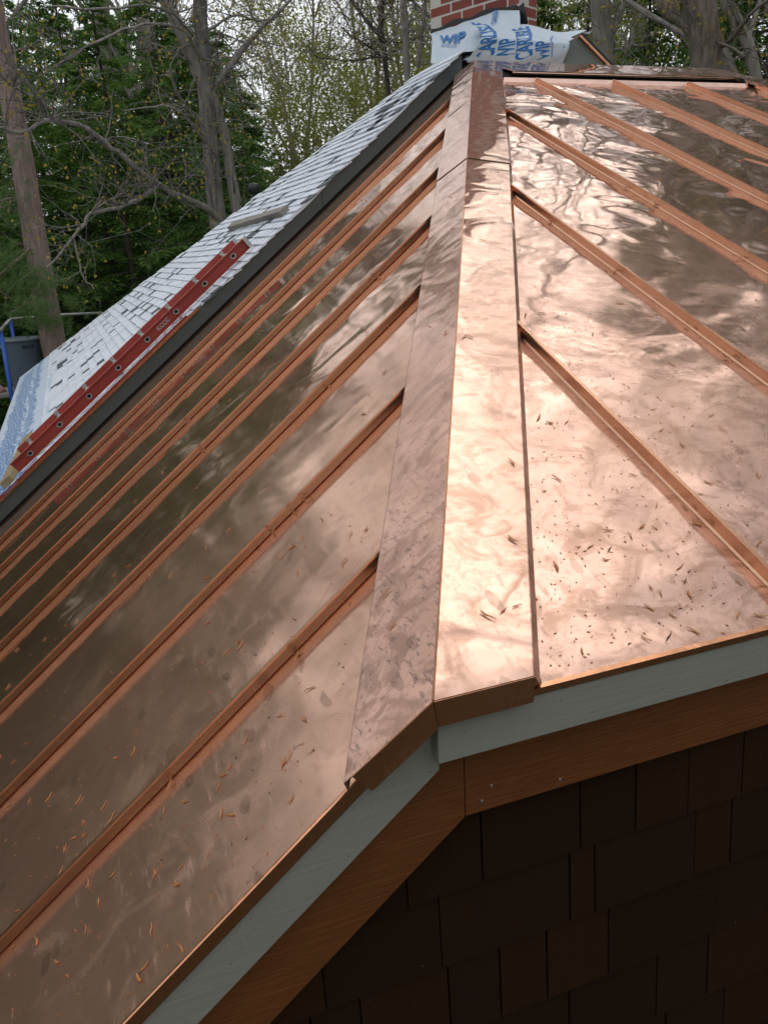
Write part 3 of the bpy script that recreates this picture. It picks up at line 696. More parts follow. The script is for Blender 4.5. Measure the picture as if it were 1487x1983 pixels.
# ------------------------------------------------------------------ ladder on the roof
rA, rB = hitW(68, 864, .045), hitW(462, 485, .045)
YLD = (rA.y + rB.y) / 2 - .0; LH = .058; lift = .012
LAD = empty('ladder', ORG + Wp(rA.x, YLD), 'red fibreglass ladder section lying up the pale roof beside the rake board', 'ladder')
LO = Wp(rA.x, YLD)
def LP(u, y, h): return SL * u + NY * y + NL * (h + lift)         # local to the ladder
n_r = 8; sp = (rB - rA).length / (n_r - 1)
LW = .265; u0, u1 = -sp * .52, sp * 7.45
for k, y in enumerate((0, LW)):
    mb = MB(); sgn = 1 if k == 0 else -1; uu = u0 if k == 0 else u0 + .03
    yb = y if k == 0 else y
    # C channel: web and two flanges turned outwards
    mb.prism([LP(uu, yb, 0), LP(u1, yb, 0), LP(u1, yb, LH), LP(uu, yb, LH)], NY * .004 * sgn)
    fo_ = -NY * .020 * sgn
    mb.prism([LP(uu, yb, LH), LP(u1, yb, LH), LP(u1, yb, LH - .004), LP(uu, yb, LH - .004)], fo_)
    mb.prism([LP(uu, yb, 0), LP(u1, yb, 0), LP(u1, yb, .004), LP(uu, yb, .004)], fo_)
    rail = mb.build('side_rail', M['red'], LAD)
    mb = MB(); mb.prism([LP(u1 - .002, yb - .002 * sgn, -.001), LP(u1 + .018, yb - .002 * sgn, -.001), LP(u1 + .018, yb - .002 * sgn, LH + .001), LP(u1 - .002, yb - .002 * sgn, LH + .001)], NY * .006 * sgn - NY * .0)
    mb.box(LP(u1 - .002, yb - .022 * sgn, -.001), NY * .020 * sgn, SL * .02, NL * (LH + .002)); mb.build('end_cap', M['alu'], rail)
    if k == 0:
        for i in range(3):
            for j in range(2):
                mb = MB(); c = LP(u1 + .0185, yb - .006 - .009 * j, .016 + .022 * i); mb.tube([c, c + SL * .0015], .0035, 8); mb.build('rivet', M['black'], rail)
for i in range(n_r):
    c = LP(i * sp, 0, LH * .50); mb = MB(); sh_ = []
    for j in range(14):
        q = 2 * math.pi * j / 14; r = .016; sx_ = math.cos(q) * r; sy_ = math.sin(q) * r * (.95 if math.sin(q) < 0 else .72)
        sh_.append((sx_, sy_))
    n2 = 14; vo = []; fo2 = []
    for (rs_, yy_) in ((1.0, -.004), (1.0, LW + .004), (.68, LW + .004), (.68, -.004), (1.0, -.004)):
        for a_, b_ in sh_: vo.append(c + SL * a_ * rs_ + NL * b_ * rs_ + NY * yy_)
    for ring in range(4):
        for j in range(n2):
            j2 = (j + 1) % n2; fo2.append((ring * n2 + j, (ring + 1) * n2 + j, (ring + 1) * n2 + j2, ring * n2 + j2))
    mb.add(vo, fo2); mb.build('rung', M['alu'], LAD)
    mb = MB(); mb.prism([c + SL * a_ * .7 + NL * b_ * .7 + NY * (-.0022) for a_, b_ in sh_], NY * .002); mb.build('rung_bore_shade', M['dark'], LAD)  # solid dark disc paints the shade inside the hollow rung end
    mb = MB(); c2 = LP(i * sp, LW - .004, LH - .008); mb.tube([c2, c2 - NY * .003], .013, 12); mb.build('rung_plate', M['alu'], LAD)
tv, tf = text_mesh('KCCC', .030); mb = MB(); c = LP(sp * 4.35, -.0015, LH * .32)
mb.add([c + SL * v.x + NL * v.y for v in tv], tf); mb.build('raised_letters', M['alu'], LAD)
# lumber
def plank(pa, pb, w_, h_, name, m_, label, cat='board'):
    d = (pb - pa); n_ = NL; s_ = d.normalized().cross(n_).normalized(); o = empty(name + '_piece', ORG + pa, label, cat)
    bpy.data.objects.remove(o); mb = MB(); mb.box(-s_ * w_ / 2, d, s_ * w_, n_ * h_); o = mb.build(name, m_, None, ORG + pa); tag(o, label, cat)
    b = o.modifiers.new('b', 'BEVEL'); b.width = .002; b.segments = 2; return o
plank(hitW(452, 444), hitW(556, 414), .05, .036, 'lumber_offcut', M['wood'], 'weathered grey lumber offcut lying above the top end of the ladder')
plank(hitW(20, 938), hitW(62, 850), .07, .036, 'wood_cleat', M['wood2'], 'yellowish wood cleat under the foot of the red ladder')

# ------------------------------------------------------------------ scaffold and bin beyond the eave
BC = at(48, 701, 12.6); BCb = Vector((BC.x, BC.y, BC.z - .37))
binr = empty('trash_can', ORG + BCb, 'grey blue plastic rubbish bin standing on the scaffold planks beyond the eave', 'bin')
mb = MB(); prof = [(.19, 0), (.20, .03), (.243, .60), (.250, .66), (.262, .67), (.262, .70), (.246, .70), (.240, .64), (.19, .05), (0, .04)]
mb.lathe([(0, 0)] + prof[:4] + [(.25, .67)] + prof[6:], 32); mb.build('bin_body', M['can'], binr)
mb = MB(); mb.lathe([(.248, .665), (.268, .668), (.268, .70), (.248, .704), (.248, .665)], 32); mb.build('bin_rim', M['canr'], binr)
for sg, ang in ((1, math.radians(20)), (-1, math.radians(200))):
    mb = MB(); d = Vector((math.cos(ang), math.sin(ang), 0)); e = Vector((-d.y, d.x, 0))
    mb.tube([d * .235 + e * .07 + NZ * .63, d * .31 + e * .07 + NZ * .60, d * .325 + NZ * .58, d * .31 - e * .07 + NZ * .60, d * .235 - e * .07 + NZ * .63], .016, 6); mb.build('handle', M['canr'], binr)
tv, tf = text_mesh('BRUTE', .055); tw = max(v.x for v in tv); mb = MB(); ca = math.atan2(CP.y - BCb.y, CP.x - BCb.x) + .35
mb.add([Vector((math.cos(ca + (v.x - tw / 2) / .25) * .2475, math.sin(ca + (v.x - tw / 2) / .25) * .2475, .575 + v.y)) for v in tv], tf); mb.build('bin_lettering', M['black'], binr)
SC = empty('scaffold', ORG + Vector((BCb.x, BCb.y, -Z0)), 'blue steel scaffold with pipe guard rails and planks holding the bin', 'scaffold')
so = Vector((BCb.x, BCb.y, -Z0))
pl_z = BCb.z - .05
pA, pB = at(0, 632, 10.6), at(22, 752, 10.6); 
def post(x, y, zt, zb=-Z0): mb = MB(); mb.tube([Vector((x, y, zb)) - so, Vector((x, y, zt)) - so], .028, 8); mb.build('post', M['bluep'], SC)
pn = at(2, 640, 10.9); pf = at(20, 618, 14.2)
mb = MB(); mb.tube([at(24, 770, 10.9) - so + NZ * -3, at(24, 770, 10.9) - so, pn - so], .026, 8); mb.build('post', M['bluep'], SC)
post(pf.x, pf.y, pf.z)
tr = at(200, 606, 14.4); br = at(130, 666, 14.0); bl_ = at(83, 668, 13.2)
mb = MB(); mb.tube([at(-60, 665, 9.5) - so, pn - so, pf - so, at(110, 610, 14.3) - so, tr - so], .022, 8); mb.build('guard_rail', M['galv'], SC)
mb = MB(); mb.tube([bl_ - so, br - so, at(210, 664, 14.4) - so], .024, 8); mb.build('guard_rail', M['galv'], SC)
for i in range(3):
    mb = MB(); mb.box(Vector((BCb.x - 2.2, BCb.y - .36 + .25 * i, pl_z)) - so, (3.4, 0, 0), (0, .235, 0), (0, 0, .045)); mb.build('plank', M['wood'], SC)
for i in range(2):
    mb = MB(); mb.box(Vector((BCb.x - 1.9 + 2.4 * i, BCb.y - .5, pl_z - .06)) - so, (.05, 0, 0), (0, .95, 0), (0, 0, .05)); mb.build('bearer', M['bluep'], SC)
    for yv in (-.45, .4):
        mb = MB(); v = Vector((BCb.x - 1.88 + 2.4 * i, BCb.y + yv, pl_z - .05)) - so; mb.tube([Vector((v.x, v.y, 0)), v], .026, 8); mb.build('post', M['bluep'], SC)
mb = MB(); rg = at(10, 742, 12.2)
for i in range(6): pass
mb.lathe([(0, .10), (.06, .09), (.10, .05), (.13, 0), (0, -.01)], 9, 0); o = mb.build('folded_rag', M['pink'], None, ORG + Vector((BCb.x - .42, BCb.y - .05, pl_z + .055)))
tag(o, 'pinkish crumpled rag on the planks left of the bin', 'rag')

# ------------------------------------------------------------------ vegetation
def frond(mb, p, d, ln, wd, up, m=0):
    d = d.normalized(); s = d.cross(up)
    if s.length < 1e-4: s = d.orthogonal()
    s.normalize(); q = p + d * ln * .5
    b = len(mb.v); mb.v += [tuple(p), tuple(q + s * wd), tuple(p + d * ln), tuple(q - s * wd)]
    mb.f.append((b, b + 1, b + 2, b + 3)); mb.m.append(m); mb.sm.append(False)
def hemlock(seed, Ht, spread=.20, dens=1.0, start=.03):
    r = random.Random(seed); tr = MB(); cr_ = MB(); pts = []; rad = []
    lean = Vector((r.uniform(-.02, .02), r.uniform(-.02, .02), 0))
    for i in range(9): h = Ht * i / 8; pts.append(Vector((lean.x * h + r.uniform(-.04, .04), lean.y * h + r.uniform(-.04, .04), h - .3))); rad.append(.011 * Ht * (1 - i / 8.3) + .012)
    tr.tube(pts, rad, 9)
    z = Ht * start
    while z < Ht * .985:
        for _ in range(int(3 * dens) + (r.random() < .5)):
            a = r.uniform(0, 2 * math.pi); ln = (spread * Ht * (1 - z / Ht) ** .75 + .25) * r.uniform(.6, 1.1); d = Vector((math.cos(a), math.sin(a), r.uniform(-.05, .3)))
            base = Vector((lean.x * z, lean.y * z, z - .3)); bp = []; nseg = 7
            for k in range(nseg + 1):
                t = k / nseg; bp.append(base + d * ln * t + Vector((0, 0, -.28 * ln * t * t)) + Vector((r.uniform(-.04, .04), r.uniform(-.04, .04), r.uniform(-.03, .03))) * t)
            tr.tube(bp, [.018 * (1 - k / (nseg + 1)) * (ln / 2 + .3) for k in range(nseg + 1)], 3, 0, False)
            for k in range(1, nseg + 1):
                t = k / nseg; dirb = (bp[k] - bp[k - 1]).normalized()
                for sg in (-1, 1):
                    side = Vector((-d.y, d.x, 0)).normalized() * sg; tl = (.42 * ln * (1.05 - t) + .16) * r.uniform(.7, 1.15)
                    td = (side + dirb * .8 + Vector((0, 0, r.uniform(-.35, .0)))).normalized(); nf = max(2, int(tl / .13))
                    for f in range(nf):
                        q = bp[k] + td * tl * (f + .3) / nf + Vector((0, 0, -.10 * (f / nf) ** 2 - r.uniform(0, .05)))
                        for s2 in (-1, 1):
                            fd = (td + side.cross(NZ) * s2 * .9 + Vector((r.uniform(-.3, .3), r.uniform(-.3, .3), r.uniform(-.4, .1))))
                            frond(cr_, q, fd, r.uniform(.16, .28), r.uniform(.028, .05), Vector((r.uniform(-.4, .4), r.uniform(-.4, .4), 1)))
        z += .30 * r.uniform(.8, 1.2)
    return tr.mesh('trunk', M['barkdark']), cr_.mesh('crown', M['hem'])
def bare(seed, Ht, leafm, buds=1.0, bsize=.035, barkm=None, levels=5, r0=None, droop=0.0, forks=0.5):
    r = random.Random(seed); tr = MB(); cr_ = MB()
    def grow(p, d, ln, rad, lv):
        n_ = 5 if lv < 2 else 4; pts = [p]; rr = [rad]; cur = p.copy(); dd = d.copy(); kids = []
        for i in range(n_):
            dd = (dd + Vector((r.uniform(-1, 1), r.uniform(-1, 1), r.uniform(-.5, .9))) * (.16 if lv < 1 else .26)).normalized()
            if lv > 2: dd = (dd + NZ * .08).normalized()
            cur = cur + dd * ln / n_; pts.append(cur.copy()); rr.append(rad * (1 - .62 * (i + 1) / n_)); kids.append((cur.copy(), dd.copy(), rr[-1], (i + 1) / n_))
        tr.tube(pts, rr, 7 if lv == 0 else (5 if lv == 1 else 3), 0, False)
        if lv >= levels - 1:
            for q, _, _, _ in kids:
                if r.random() < .42 * buds:
                    for _i in range(r.choice((1, 2))):
                        frond(cr_, q, Vector((r.uniform(-1, 1), r.uniform(-1, 1), r.uniform(-1, .4))), bsize * r.uniform(.8, 1.8), bsize * r.uniform(.25, .45), Vector((r.uniform(-1, 1), r.uniform(-1, 1), r.uniform(-1, 1))))
            return
        nk = (9 if lv == 0 else 6 if lv == 1 else 4)
        for i in range(nk):
            t = r.uniform(.35 if lv == 0 else .15, 1); idx = min(len(kids) - 1, int(t * len(kids))); q, qd, qr, _ = kids[idx]
            ax = Vector((r.uniform(-1, 1), r.uniform(-1, 1), r.uniform(-1, 1))).cross(qd)
            if ax.length < .05: continue
            ang = r.uniform(.45, 1.05); nd = (Matrix.Rotation(ang, 3, ax.normalized()) @ qd); nd.z += .12
            grow(q, nd.normalized(), ln * (.50 if lv == 0 else .58) * r.uniform(.7, 1.2), qr * r.uniform(.42, .68), lv + 1)
        q, qd, qr, _ = kids[-1]; grow(q, qd, ln * .6, qr, lv + 1)
    grow(Vector((0, 0, -.3)), Vector((r.uniform(-.08, .08), r.uniform(-.08, .08), 1)).normalized(), Ht * .62, r0 or Ht * .0105, 0)
    return tr.mesh('trunk', barkm or M['barkgrey']), cr_.mesh('crown', leafm)
HEM = [hemlock(11, 15, .24, 1.3), hemlock(12, 12, .29, 1.3), hemlock(13, 18, .20, 1.3)]
BAP = [bare(41, 16, M['bud'], .8, .03, M['barkpale'], r0=.085), bare(42, 14, M['bud'], 1.0, .03, M['barkpale'], r0=.075)]
BAR = [bare(21, 16, M['bud']), bare(22, 14, M['bud'], 1.1), bare(23, 18, M['bud'], .8)]
SPR = [bare(31, 11, M['spring'], 2.4, .10, M['barkpale'], r0=.08), bare(32, 13, M['spring'], 2.4, .09, M['barkpale'], r0=.08)]
trees = []
def tree(name, pair, azd, dist, sc, label, cat, group, rz=None, hs_=1.0):
    a = math.radians(azd); x, y = CP.x + math.sin(a) * dist, CP.y + math.cos(a) * dist
    e = empty(name, (x, y, gz(x, y)), label, cat, group); e.rotation_euler = (0, 0, rnd.uniform(0, 6.28) if rz is None else rz); e.scale = (sc, sc, sc * hs_)
    inst('trunk', pair[0], e); inst('crown', pair[1], e); trees.append((x, y)); return e
def fit(k, azd, dist, topel):                                    # scale that brings the tree's top to a given elevation seen from the roof
    a = math.radians(azd); x, y = CP.x + math.sin(a) * dist, CP.y + math.cos(a) * dist
    return (dist * math.tan(math.radians(topel)) + Z0 + CP.z - gz(x, y)) / (15, 12, 18)[k]
DEEP = [(-7, 36, 0, 13), (-3, 33, 1, 14.5), (1.8, 37, 2, 14), (5, 34, 1, 14.5), (9, 36, 0, 14), (12.5, 33, 1, 10.5), (-1, 24, 1, 15.5), (4, 25, 1, 15), (8.5, 24, 0, 15), (-6.5, 26, 1, 15), (11.2, 22, 1, 12.5), (3, 19, 1, 13), (15.5, 34, 1, 6.5), (36, 36, 0, 14), (43, 30, 1, 18), (32.5, 27, 1, 13)]
GH, GB, GS = 'hemlocks in the wood around the house', 'budding bare trees in the wood', 'leafing trees beyond the roof edge'
# evergreens filling the left of the picture
hl = [(-9.0, 15, 0, 15), (-5.5, 21, 2, 17), (-1.5, 17.5, 1, 15), (2.0, 22, 0, 17), (4.5, 16.5, 2, 16), (7.2, 20, 1, 17), (9.8, 15.5, 1, 14.5), (12.3, 19, 0, 11), (0.5, 27, 2, 16), (6.0, 28, 0, 15), (11, 27, 1, 14), (-4, 29, 2, 15), (-12, 22, 1, 15), (14.6, 24, 1, 7)]
lab = ['dark green hemlock at the far left behind the leaning red trunk', 'tall hemlock standing behind the far left trunk', 'dense hemlock just right of the leaning red trunk', 'hemlock behind the long lichened limb',
       'dark hemlock in the middle of the left wood', 'broad hemlock behind the forked grey maple', 'hemlock whose boughs reach right of the forked maple', 'smaller hemlock at the right end of the evergreens',
       'deep wood hemlock behind the leaning red trunk', 'deep wood hemlock left of the forked maple', 'deep wood hemlock behind the forked maple', 'deep wood hemlock at the picture edge', 'hemlock beyond the left picture edge', 'low hemlock beside the leafing thicket']
for (a, d, k, s), lb in zip(hl, lab): tree('hemlock_tree', HEM[k], a, d, fit(k, a, d, s), lb, 'hemlock', GH)
for i, (a, d, k, el_) in enumerate(DEEP): tree('hemlock_tree', HEM[k], a, d, fit(k, a, d, el_), 'deep wood hemlock half hidden behind nearer evergreens', 'hemlock', 'half hidden hemlocks deep in the wood')
for i in range(34):
    a = -70 + i * 2.5; d = (31, 35)[i % 2]; tree('hemlock_tree', HEM[i % 3], a, d, fit(i % 3, a, d, 14.5 if a < 12 else 8), 'hemlock in the far row closing the wood', 'hemlock', 'far row of hemlocks')
for i in range(26):
    a = -68 + i * 2.25; d = (17, 25, 21)[i % 3]; tree('hemlock_tree', HEM[i % 3], a, d, fit(i % 3, a, d, 14 + 4 * (i % 3 == 0)), 'hemlock of the wood left of the picture', 'hemlock', 'hemlocks left of the picture')
hr = [(30.5, 17, 1, 16), (34, 24, 0, 18), (37.5, 15.5, 0, 17), (41, 21, 2, 22), (44.5, 15, 1, 26), (48.5, 17, 0, 36), (53, 15, 2, 38), (58, 18, 0, 33), (64, 22, 1, 25)]
labr = ['hemlock right of the brick chimney', 'deep hemlock between the two right hand trunks', 'bushy hemlock behind the ridge right of the membrane', 'tall hemlock behind the thick furrowed trunk', 'dark hemlock at the upper right corner',
        'large hemlock beyond the right edge', 'second large hemlock beyond the right edge', 'third large hemlock beyond the right edge', 'fourth hemlock beyond the right edge']
for (a, d, k, s), lb in zip(hr, labr): tree('hemlock_tree', HEM[k], a, d, fit(k, a, d, s), lb, 'hemlock', GH)
# bare budding trees: in view above the roof edge, and all around the sky
for i, (a, d, k, s) in enumerate([(14.5, 26, 0, 1.0), (16, 33, 1, 1.2), (17.2, 22, 0, .8), (18.4, 29, 1, 1.1), (19.6, 36, 0, 1.3), (20.6, 24, 1, .9), (21.8, 31, 0, 1.2), (23, 38, 1, 1.5), (24.2, 27, 0, 1.1), (26, 33, 1, 1.3), (28, 30, 0, 1.3), (30, 36, 1, 1.4), (32.5, 33, 0, 1.4), (36, 30, 1, 1.4)]):
    tree('budding_tree', BAP[k], a, d, s, 'thin bare tree with small yellow buds against the pale sky', 'bare tree', 'bare trees against the sky')
for i, (a, d, k, s) in enumerate([(17, 23, 0, .62), (19.8, 24, 1, .60), (22.6, 22, 0, .62), (25.2, 25, 1, .7), (29.5, 21, 0, .8), (33, 19, 1, .75), (36, 28, 0, .9), (39.5, 26, 1, .9), (15.8, 27, 1, .8), (18.4, 19, 1, .50), (21.2, 26, 0, .8), (23.8, 20, 1, .55), (26.6, 27, 0, .85)]):
    tree('leafing_tree', SPR[k], a, d, s, ('slender tree in yellow green leaf over the middle of the pale roof edge', 'yellow green leafing tree left of the dark crooked tree', 'yellow green leafing tree just behind the dark crooked tree', 'leafing tree hidden behind the brick chimney', 'leafing tree close right of the chimney', 'leafing tree between the two thick right hand trunks', 'pale leafing tree behind the ridge at right', 'leafing tree right of the furrowed trunk', 'far leafing tree at the left end of the pale thicket', 'low leafing tree right above the pale roof edge', 'far leafing tree behind the dark crooked tree', 'low leafing tree left of the chimney foot', 'far leafing tree behind the chimney')[i], 'young tree', GS)
for i, (a, d, sc_) in enumerate([(-26, 16, 1.1), (-20, 22, 1.4), (-14, 24, 1.6), (-9, 24, 1.6), (-4, 25, 1.7), (1, 24, 1.6), (6, 26, 1.7), (10.5, 25, 1.6), (37, 19, 1.5), (44, 18, 1.5), (48, 12, 1.1), (56, 13, 1.2), (66, 14, 1.2), (30, 19, 1.6), (35.5, 20, 1.7), (40.5, 19, 1.7), (51, 11, 1.3), (61, 11, 1.3), (71, 12, 1.3), (78, 13, 1.3), (86, 12, 1.3)]):
    tree('budding_tree', (BAP[i % 2] if 28 < a < 46 else BAR[i % 3]), a, d, sc_, 'tall bare tree with opening buds rising out of the wood', 'bare tree', 'tall bare trees of the near wood')
# ring of trees round the rest of the clearing
for i in range(44):
    a = 70 + i * (272 / 44.0); 
    if i % 5 == 4: tree('budding_tree', BAR[i % 3], a, rnd.uniform(12, 16), rnd.uniform(.8, 1.0), 'bare tree on the near side of the clearing', 'bare tree', 'trees on the near side of the clearing')
    else:
        d_ = rnd.uniform(12.5, 19); tree('hemlock_tree', HEM[i % 3], a, d_, fit(i % 3, a, d_, rnd.uniform(11, 16) if a > 292 else rnd.uniform(22, 34)), 'dark hemlock on the near side of the clearing', 'hemlock', 'hemlocks on the near side of the clearing')
# single trees placed where the photograph shows their trunks
def px_tube(mb, pts, dist, n=8, m=0, wob=.0):
    P3 = []; Rr = []
    for i, q in enumerate(pts):
        d = dist + (q[3] if len(q) > 3 else 0); P3.append(at(q[0], q[1], d)); Rr.append(q[2] / 2 / FPX * d)
    # subdivide smoothly
    Q, W = [], []
    for i in range(len(P3) - 1):
        p_1, p0_, p1_, p2_ = P3[max(i - 1, 0)], P3[i], P3[i + 1], P3[min(i + 2, len(P3) - 1)]
        for s in (0, .33, .66):
            t = s; Q.append(.5 * ((2 * p0_) + (-p_1 + p1_) * t + (2 * p_1 - 5 * p0_ + 4 * p1_ - p2_) * t * t + (-p_1 + 3 * p0_ - 3 * p1_ + p2_) * t ** 3) + Vector((rnd.uniform(-1, 1), rnd.uniform(-1, 1), rnd.uniform(-1, 1))) * wob); W.append(Rr[i] * (1 - t) + Rr[i + 1] * t)
    Q.append(P3[-1]); W.append(Rr[-1]); return Q, W
def special(name, base_px, label, cat, tubes, dist, barkm, extra=None, twigs=0, leafm=None, wob=.012, tw_len=.5, budn=2):
    """tubes: list of pixel paths (x, y, width, depth offset); the first is the trunk, run down to the ground"""
    trunk = MB(); crown = MB(); tips = []; root = None
    for i, pts in enumerate(tubes):
        Q, W = px_tube(trunk, pts, dist, wob=wob if i else wob * .5)
        if i == 0 or (pts[0][1] > 350 and len(pts[0]) > 4):
            b = Q[0]; d = (Q[0] - Q[2]); d.normalize(); zg = gz(b.x, b.y) - Z0; k = (b.z - zg) / max(.3, -d.z); foot = b + d * min(k, 9); foot.z = zg - .1; Q = [foot] + Q; W = [W[0] * 1.25] + W
            if root is None: root = foot.copy()
        org = root; trunk.tube([q - org for q in Q], W, 10 if W[0] > .05 else 6, 1 if (i and isinstance(barkm, list)) else 0, False)
        if i: tips += [(q, w_) for q, w_ in zip(Q, W)]
        else: tips += [(q, w_) for q, w_ in zip(Q[4:], W[4:])]
    r = random.Random(len(label))
    for _ in range(twigs):
        q, w_ = r.choice(tips); d = Vector((r.uniform(-1, 1), r.uniform(-1, .6), r.uniform(-.5, 1))).normalized(); p = q.copy(); pts = [p - org]; ln = tw_len * r.uniform(.4, 1.5)
        for k in range(5):
            d = (d + Vector((r.uniform(-1, 1), r.uniform(-1, 1), r.uniform(-.8, .8))) * .38).normalized(); p = p + d * ln / 5; pts.append(p - org)
            if r.random() < .7:
                d2 = (d + Vector((r.uniform(-1, 1), r.uniform(-1, 1), r.uniform(-1, 1)))).normalized(); p2 = p + d2 * ln * .22; p3 = p2 + (d2 + Vector((r.uniform(-1, 1), r.uniform(-1, 1), r.uniform(-1, 1))) * .5) * ln * .18
                trunk.tube([p - org, p2 - org, p3 - org], [.0035, .003, .0015], 3, 0, False)
                if leafm:
                    for _b in range(budn): frond(crown, p3 - org, Vector((r.uniform(-.6, .6), r.uniform(-.6, .6), -1)), r.uniform(.022, .042), r.uniform(.007, .013), Vector((r.uniform(-1, 1), r.uniform(-1, 1), .2)))
        trunk.tube(pts, [min(.009, w_ * .5) * (1 - k / 6.5) for k in range(6)], 4, 0, False)
    if extra: extra(crown, org)
    e = empty(name, ORG + root, label, cat); inst('trunk', trunk.mesh('trunk', barkm), e)
    if len(crown.f): inst('crown', crown.mesh('crown', leafm or M['pine']), e)
    return e
def needles(cr_, org):
    r = random.Random(5)
    for (cx, cy, rx, ry, dd, n_) in [(60, 545, 75, 30, -.5, 260), (10, 500, 50, 30, -.3, 140), (15, 395, 55, 45, 0, 120), (100, 625, 60, 22, -.4, 90), (60, 600, 55, 30, -.8, 160), (20, 300, 40, 40, 0, 60), (150, 590, 30, 20, -.2, 40)]:
        for _ in range(n_):
            q = at(cx + r.gauss(0, .5) * rx, cy + r.gauss(0, .5) * ry, 12.2 + dd + r.uniform(-.5, .5)) - org
            ax = Vector((r.uniform(-1, 1), r.uniform(-1, 1), r.uniform(-.3, .6))).normalized()
            for _k in range(11):
                frond(cr_, q, ax + Vector((r.uniform(-1, 1), r.uniform(-1, 1), r.uniform(-1, 1))) * .8, r.uniform(.08, .14), .0028, Vector((r.random(), r.random(), r.random())))
special('pine_tree', None, 'leaning reddish pine trunk at the far left with soft needle tufts', 'pine tree',
        [[(112, 700, 44), (100, 640, 42), (82, 540, 40), (62, 420, 38), (42, 300, 36), (20, 180, 33), (-5, 60, 30), (-25, -80, 27)],
         [(70, 470, 6), (40, 500, 5, -.3), (0, 530, 4, -.5), (-40, 545, 3, -.6)], [(88, 560, 5), (60, 585, 4, -.5), (20, 605, 3, -.8)], [(55, 380, 5), (20, 385, 4), (-20, 395, 3)]],
        12.4, M['barkred'], needles, 26, M['pine'], .01, .5, 0)
special('maple_tree', None, 'forked grey maple with long lichened limbs and yellow buds', 'maple tree',
        [[(424, 440, 30), (416, 370, 30), (408, 290, 28), (401, 200, 27), (394, 120, 25), (389, 40, 23), (384, -60, 20)],
         [(466, 440, 21, 0, 1), (455, 380, 20), (441, 300, 18), (427, 235, 18), (402, 175, 24), (376, 115, 24), (345, 50, 20), (310, -10, 16)],
         [(418, 165, 13), (447, 128, 11, .1), (470, 95, 10, .2), (500, 60, 8, .3), (540, 22, 6, .4), (580, -20, 4, .5)],
         [(436, 436, 13), (400, 402, 12, -.2), (350, 380, 11, -.4), (306, 358, 11, -.6), (262, 322, 10, -.8), (215, 285, 10, -.9), (170, 250, 9, -1), (120, 236, 8, -1.1), (85, 236, 7, -1.2), (45, 256, 6, -1.2), (-5, 246, 5, -1.2)],
         [(306, 360, 9, -.6), (270, 386, 8, -.8), (232, 402, 7, -1), (180, 414, 6, -1.1), (158, 440, 6, -1.2), (142, 462, 5, -1.3), (92, 518, 3, -1.4)],
         [(142, 462, 4, -1.3), (152, 500, 3, -1.3), (163, 535, 3, -1.3), (182, 560, 2, -1.3)],
         [(396, 130, 6), (360, 60, 5, -.3), (300, 48, 4.5, -.5), (240, 58, 4, -.7), (170, 90, 4, -.9), (110, 130, 3, -1)],
         [(392, 90, 5), (340, 30, 4, -.4), (280, 10, 3.5, -.6), (200, 18, 4, -.9), (90, 12, 3, -1.1)],
         [(108, 236, 6, -1.1), (104, 215, 6, -1.1), (70, 190, 5, -1.1), (25, 165, 4, -1.1), (-10, 130, 3, -1.1)],
         [(26, 168, 3, -1.1), (34, 120, 3, -1.1), (24, 60, 2, -1.1), (40, -10, 2, -1.1)],
         [(410, 290, 5), (350, 215, 4, -.4), (300, 205, 3, -.6), (240, 215, 2, -.8)], [(400, 60, 6), (450, 30, 4, .2), (500, 40, 3, .3), (560, 30, 2, .4)],
         [(412, 260, 4), (370, 218, 3, -.2), (330, 150, 3, -.4), (350, 90, 2, -.5)]],
        10.6, [M['barkold2'], M['barkgrey']], None, 260, M['bud'], .012, .62, 3)
special('oak_tree', None, 'thick furrowed tree trunk with a heavy limb behind the copper ridge at right', 'oak tree',
        [[(1368, 160, 50), (1366, 100, 48), (1362, 50, 46), (1352, 10, 50), (1345, -40, 48)], [(1352, 70, 30), (1325, 38, 28, .1), (1290, 12, 26, .2), (1262, -20, 24, .3)],
         [(1387, 100, 7), (1420, 70, 6, -.2), (1450, 30, 5, -.4), (1500, -5, 4, -.6)], [(1372, 60, 6), (1410, 90, 4, -.2), (1440, 110, 3, -.3)]],
        9.5, M['barkold'], None, 60, M['bud'], .02, .5, 2)
special('ash_tree', None, 'lichened grey trunk right of the chimney and behind the membrane', 'ash tree',
        [[(1170, 150, 34), (1168, 80, 33), (1164, 30, 32), (1160, -40, 31)], [(1186, 60, 10), (1200, 30, 9, .1), (1214, -10, 8, .2)], [(1178, 100, 6), (1205, 95, 4), (1235, 88, 3)]],
        12.5, M['barkgrey'], None, 40, M['bud'], .02, .6, 2)
special('cherry_tree', None, 'dark crooked tree left of the chimney with spreading bare branches', 'cherry tree',
        [[(752, 190, 9), (747, 130, 9), (742, 80, 9), (737, 30, 8), (745, -30, 7)], [(742, 78, 7), (722, 55, 7, .1), (698, 25, 6, .2), (668, -15, 6, .3)], [(745, 115, 4), (720, 95, 3), (692, 78, 3), (668, 60, 2)],
         [(745, 108, 4), (700, 116, 3), (650, 116, 2), (610, 108, 2)], [(740, 40, 4), (760, 5, 4), (765, -30, 3)]],
        13.5, M['barkdark'], None, 70, M['bud'], .015, .8, 1)
special('birch_tree', None, 'slim mottled twin trunk just left of the brick chimney', 'birch tree',
        [[(790, 170, 11), (786, 100, 12), (784, 50, 12), (779, -20, 11)], [(808, 130, 9, .3, 1), (815, 80, 9, .3), (822, 30, 8, .3), (827, -20, 8, .3)], [(786, 60, 4), (800, 20, 3), (803, -20, 3)]],
        13.0, M['barkpale'], None, 50, M['spring'], .015, .8, 1)
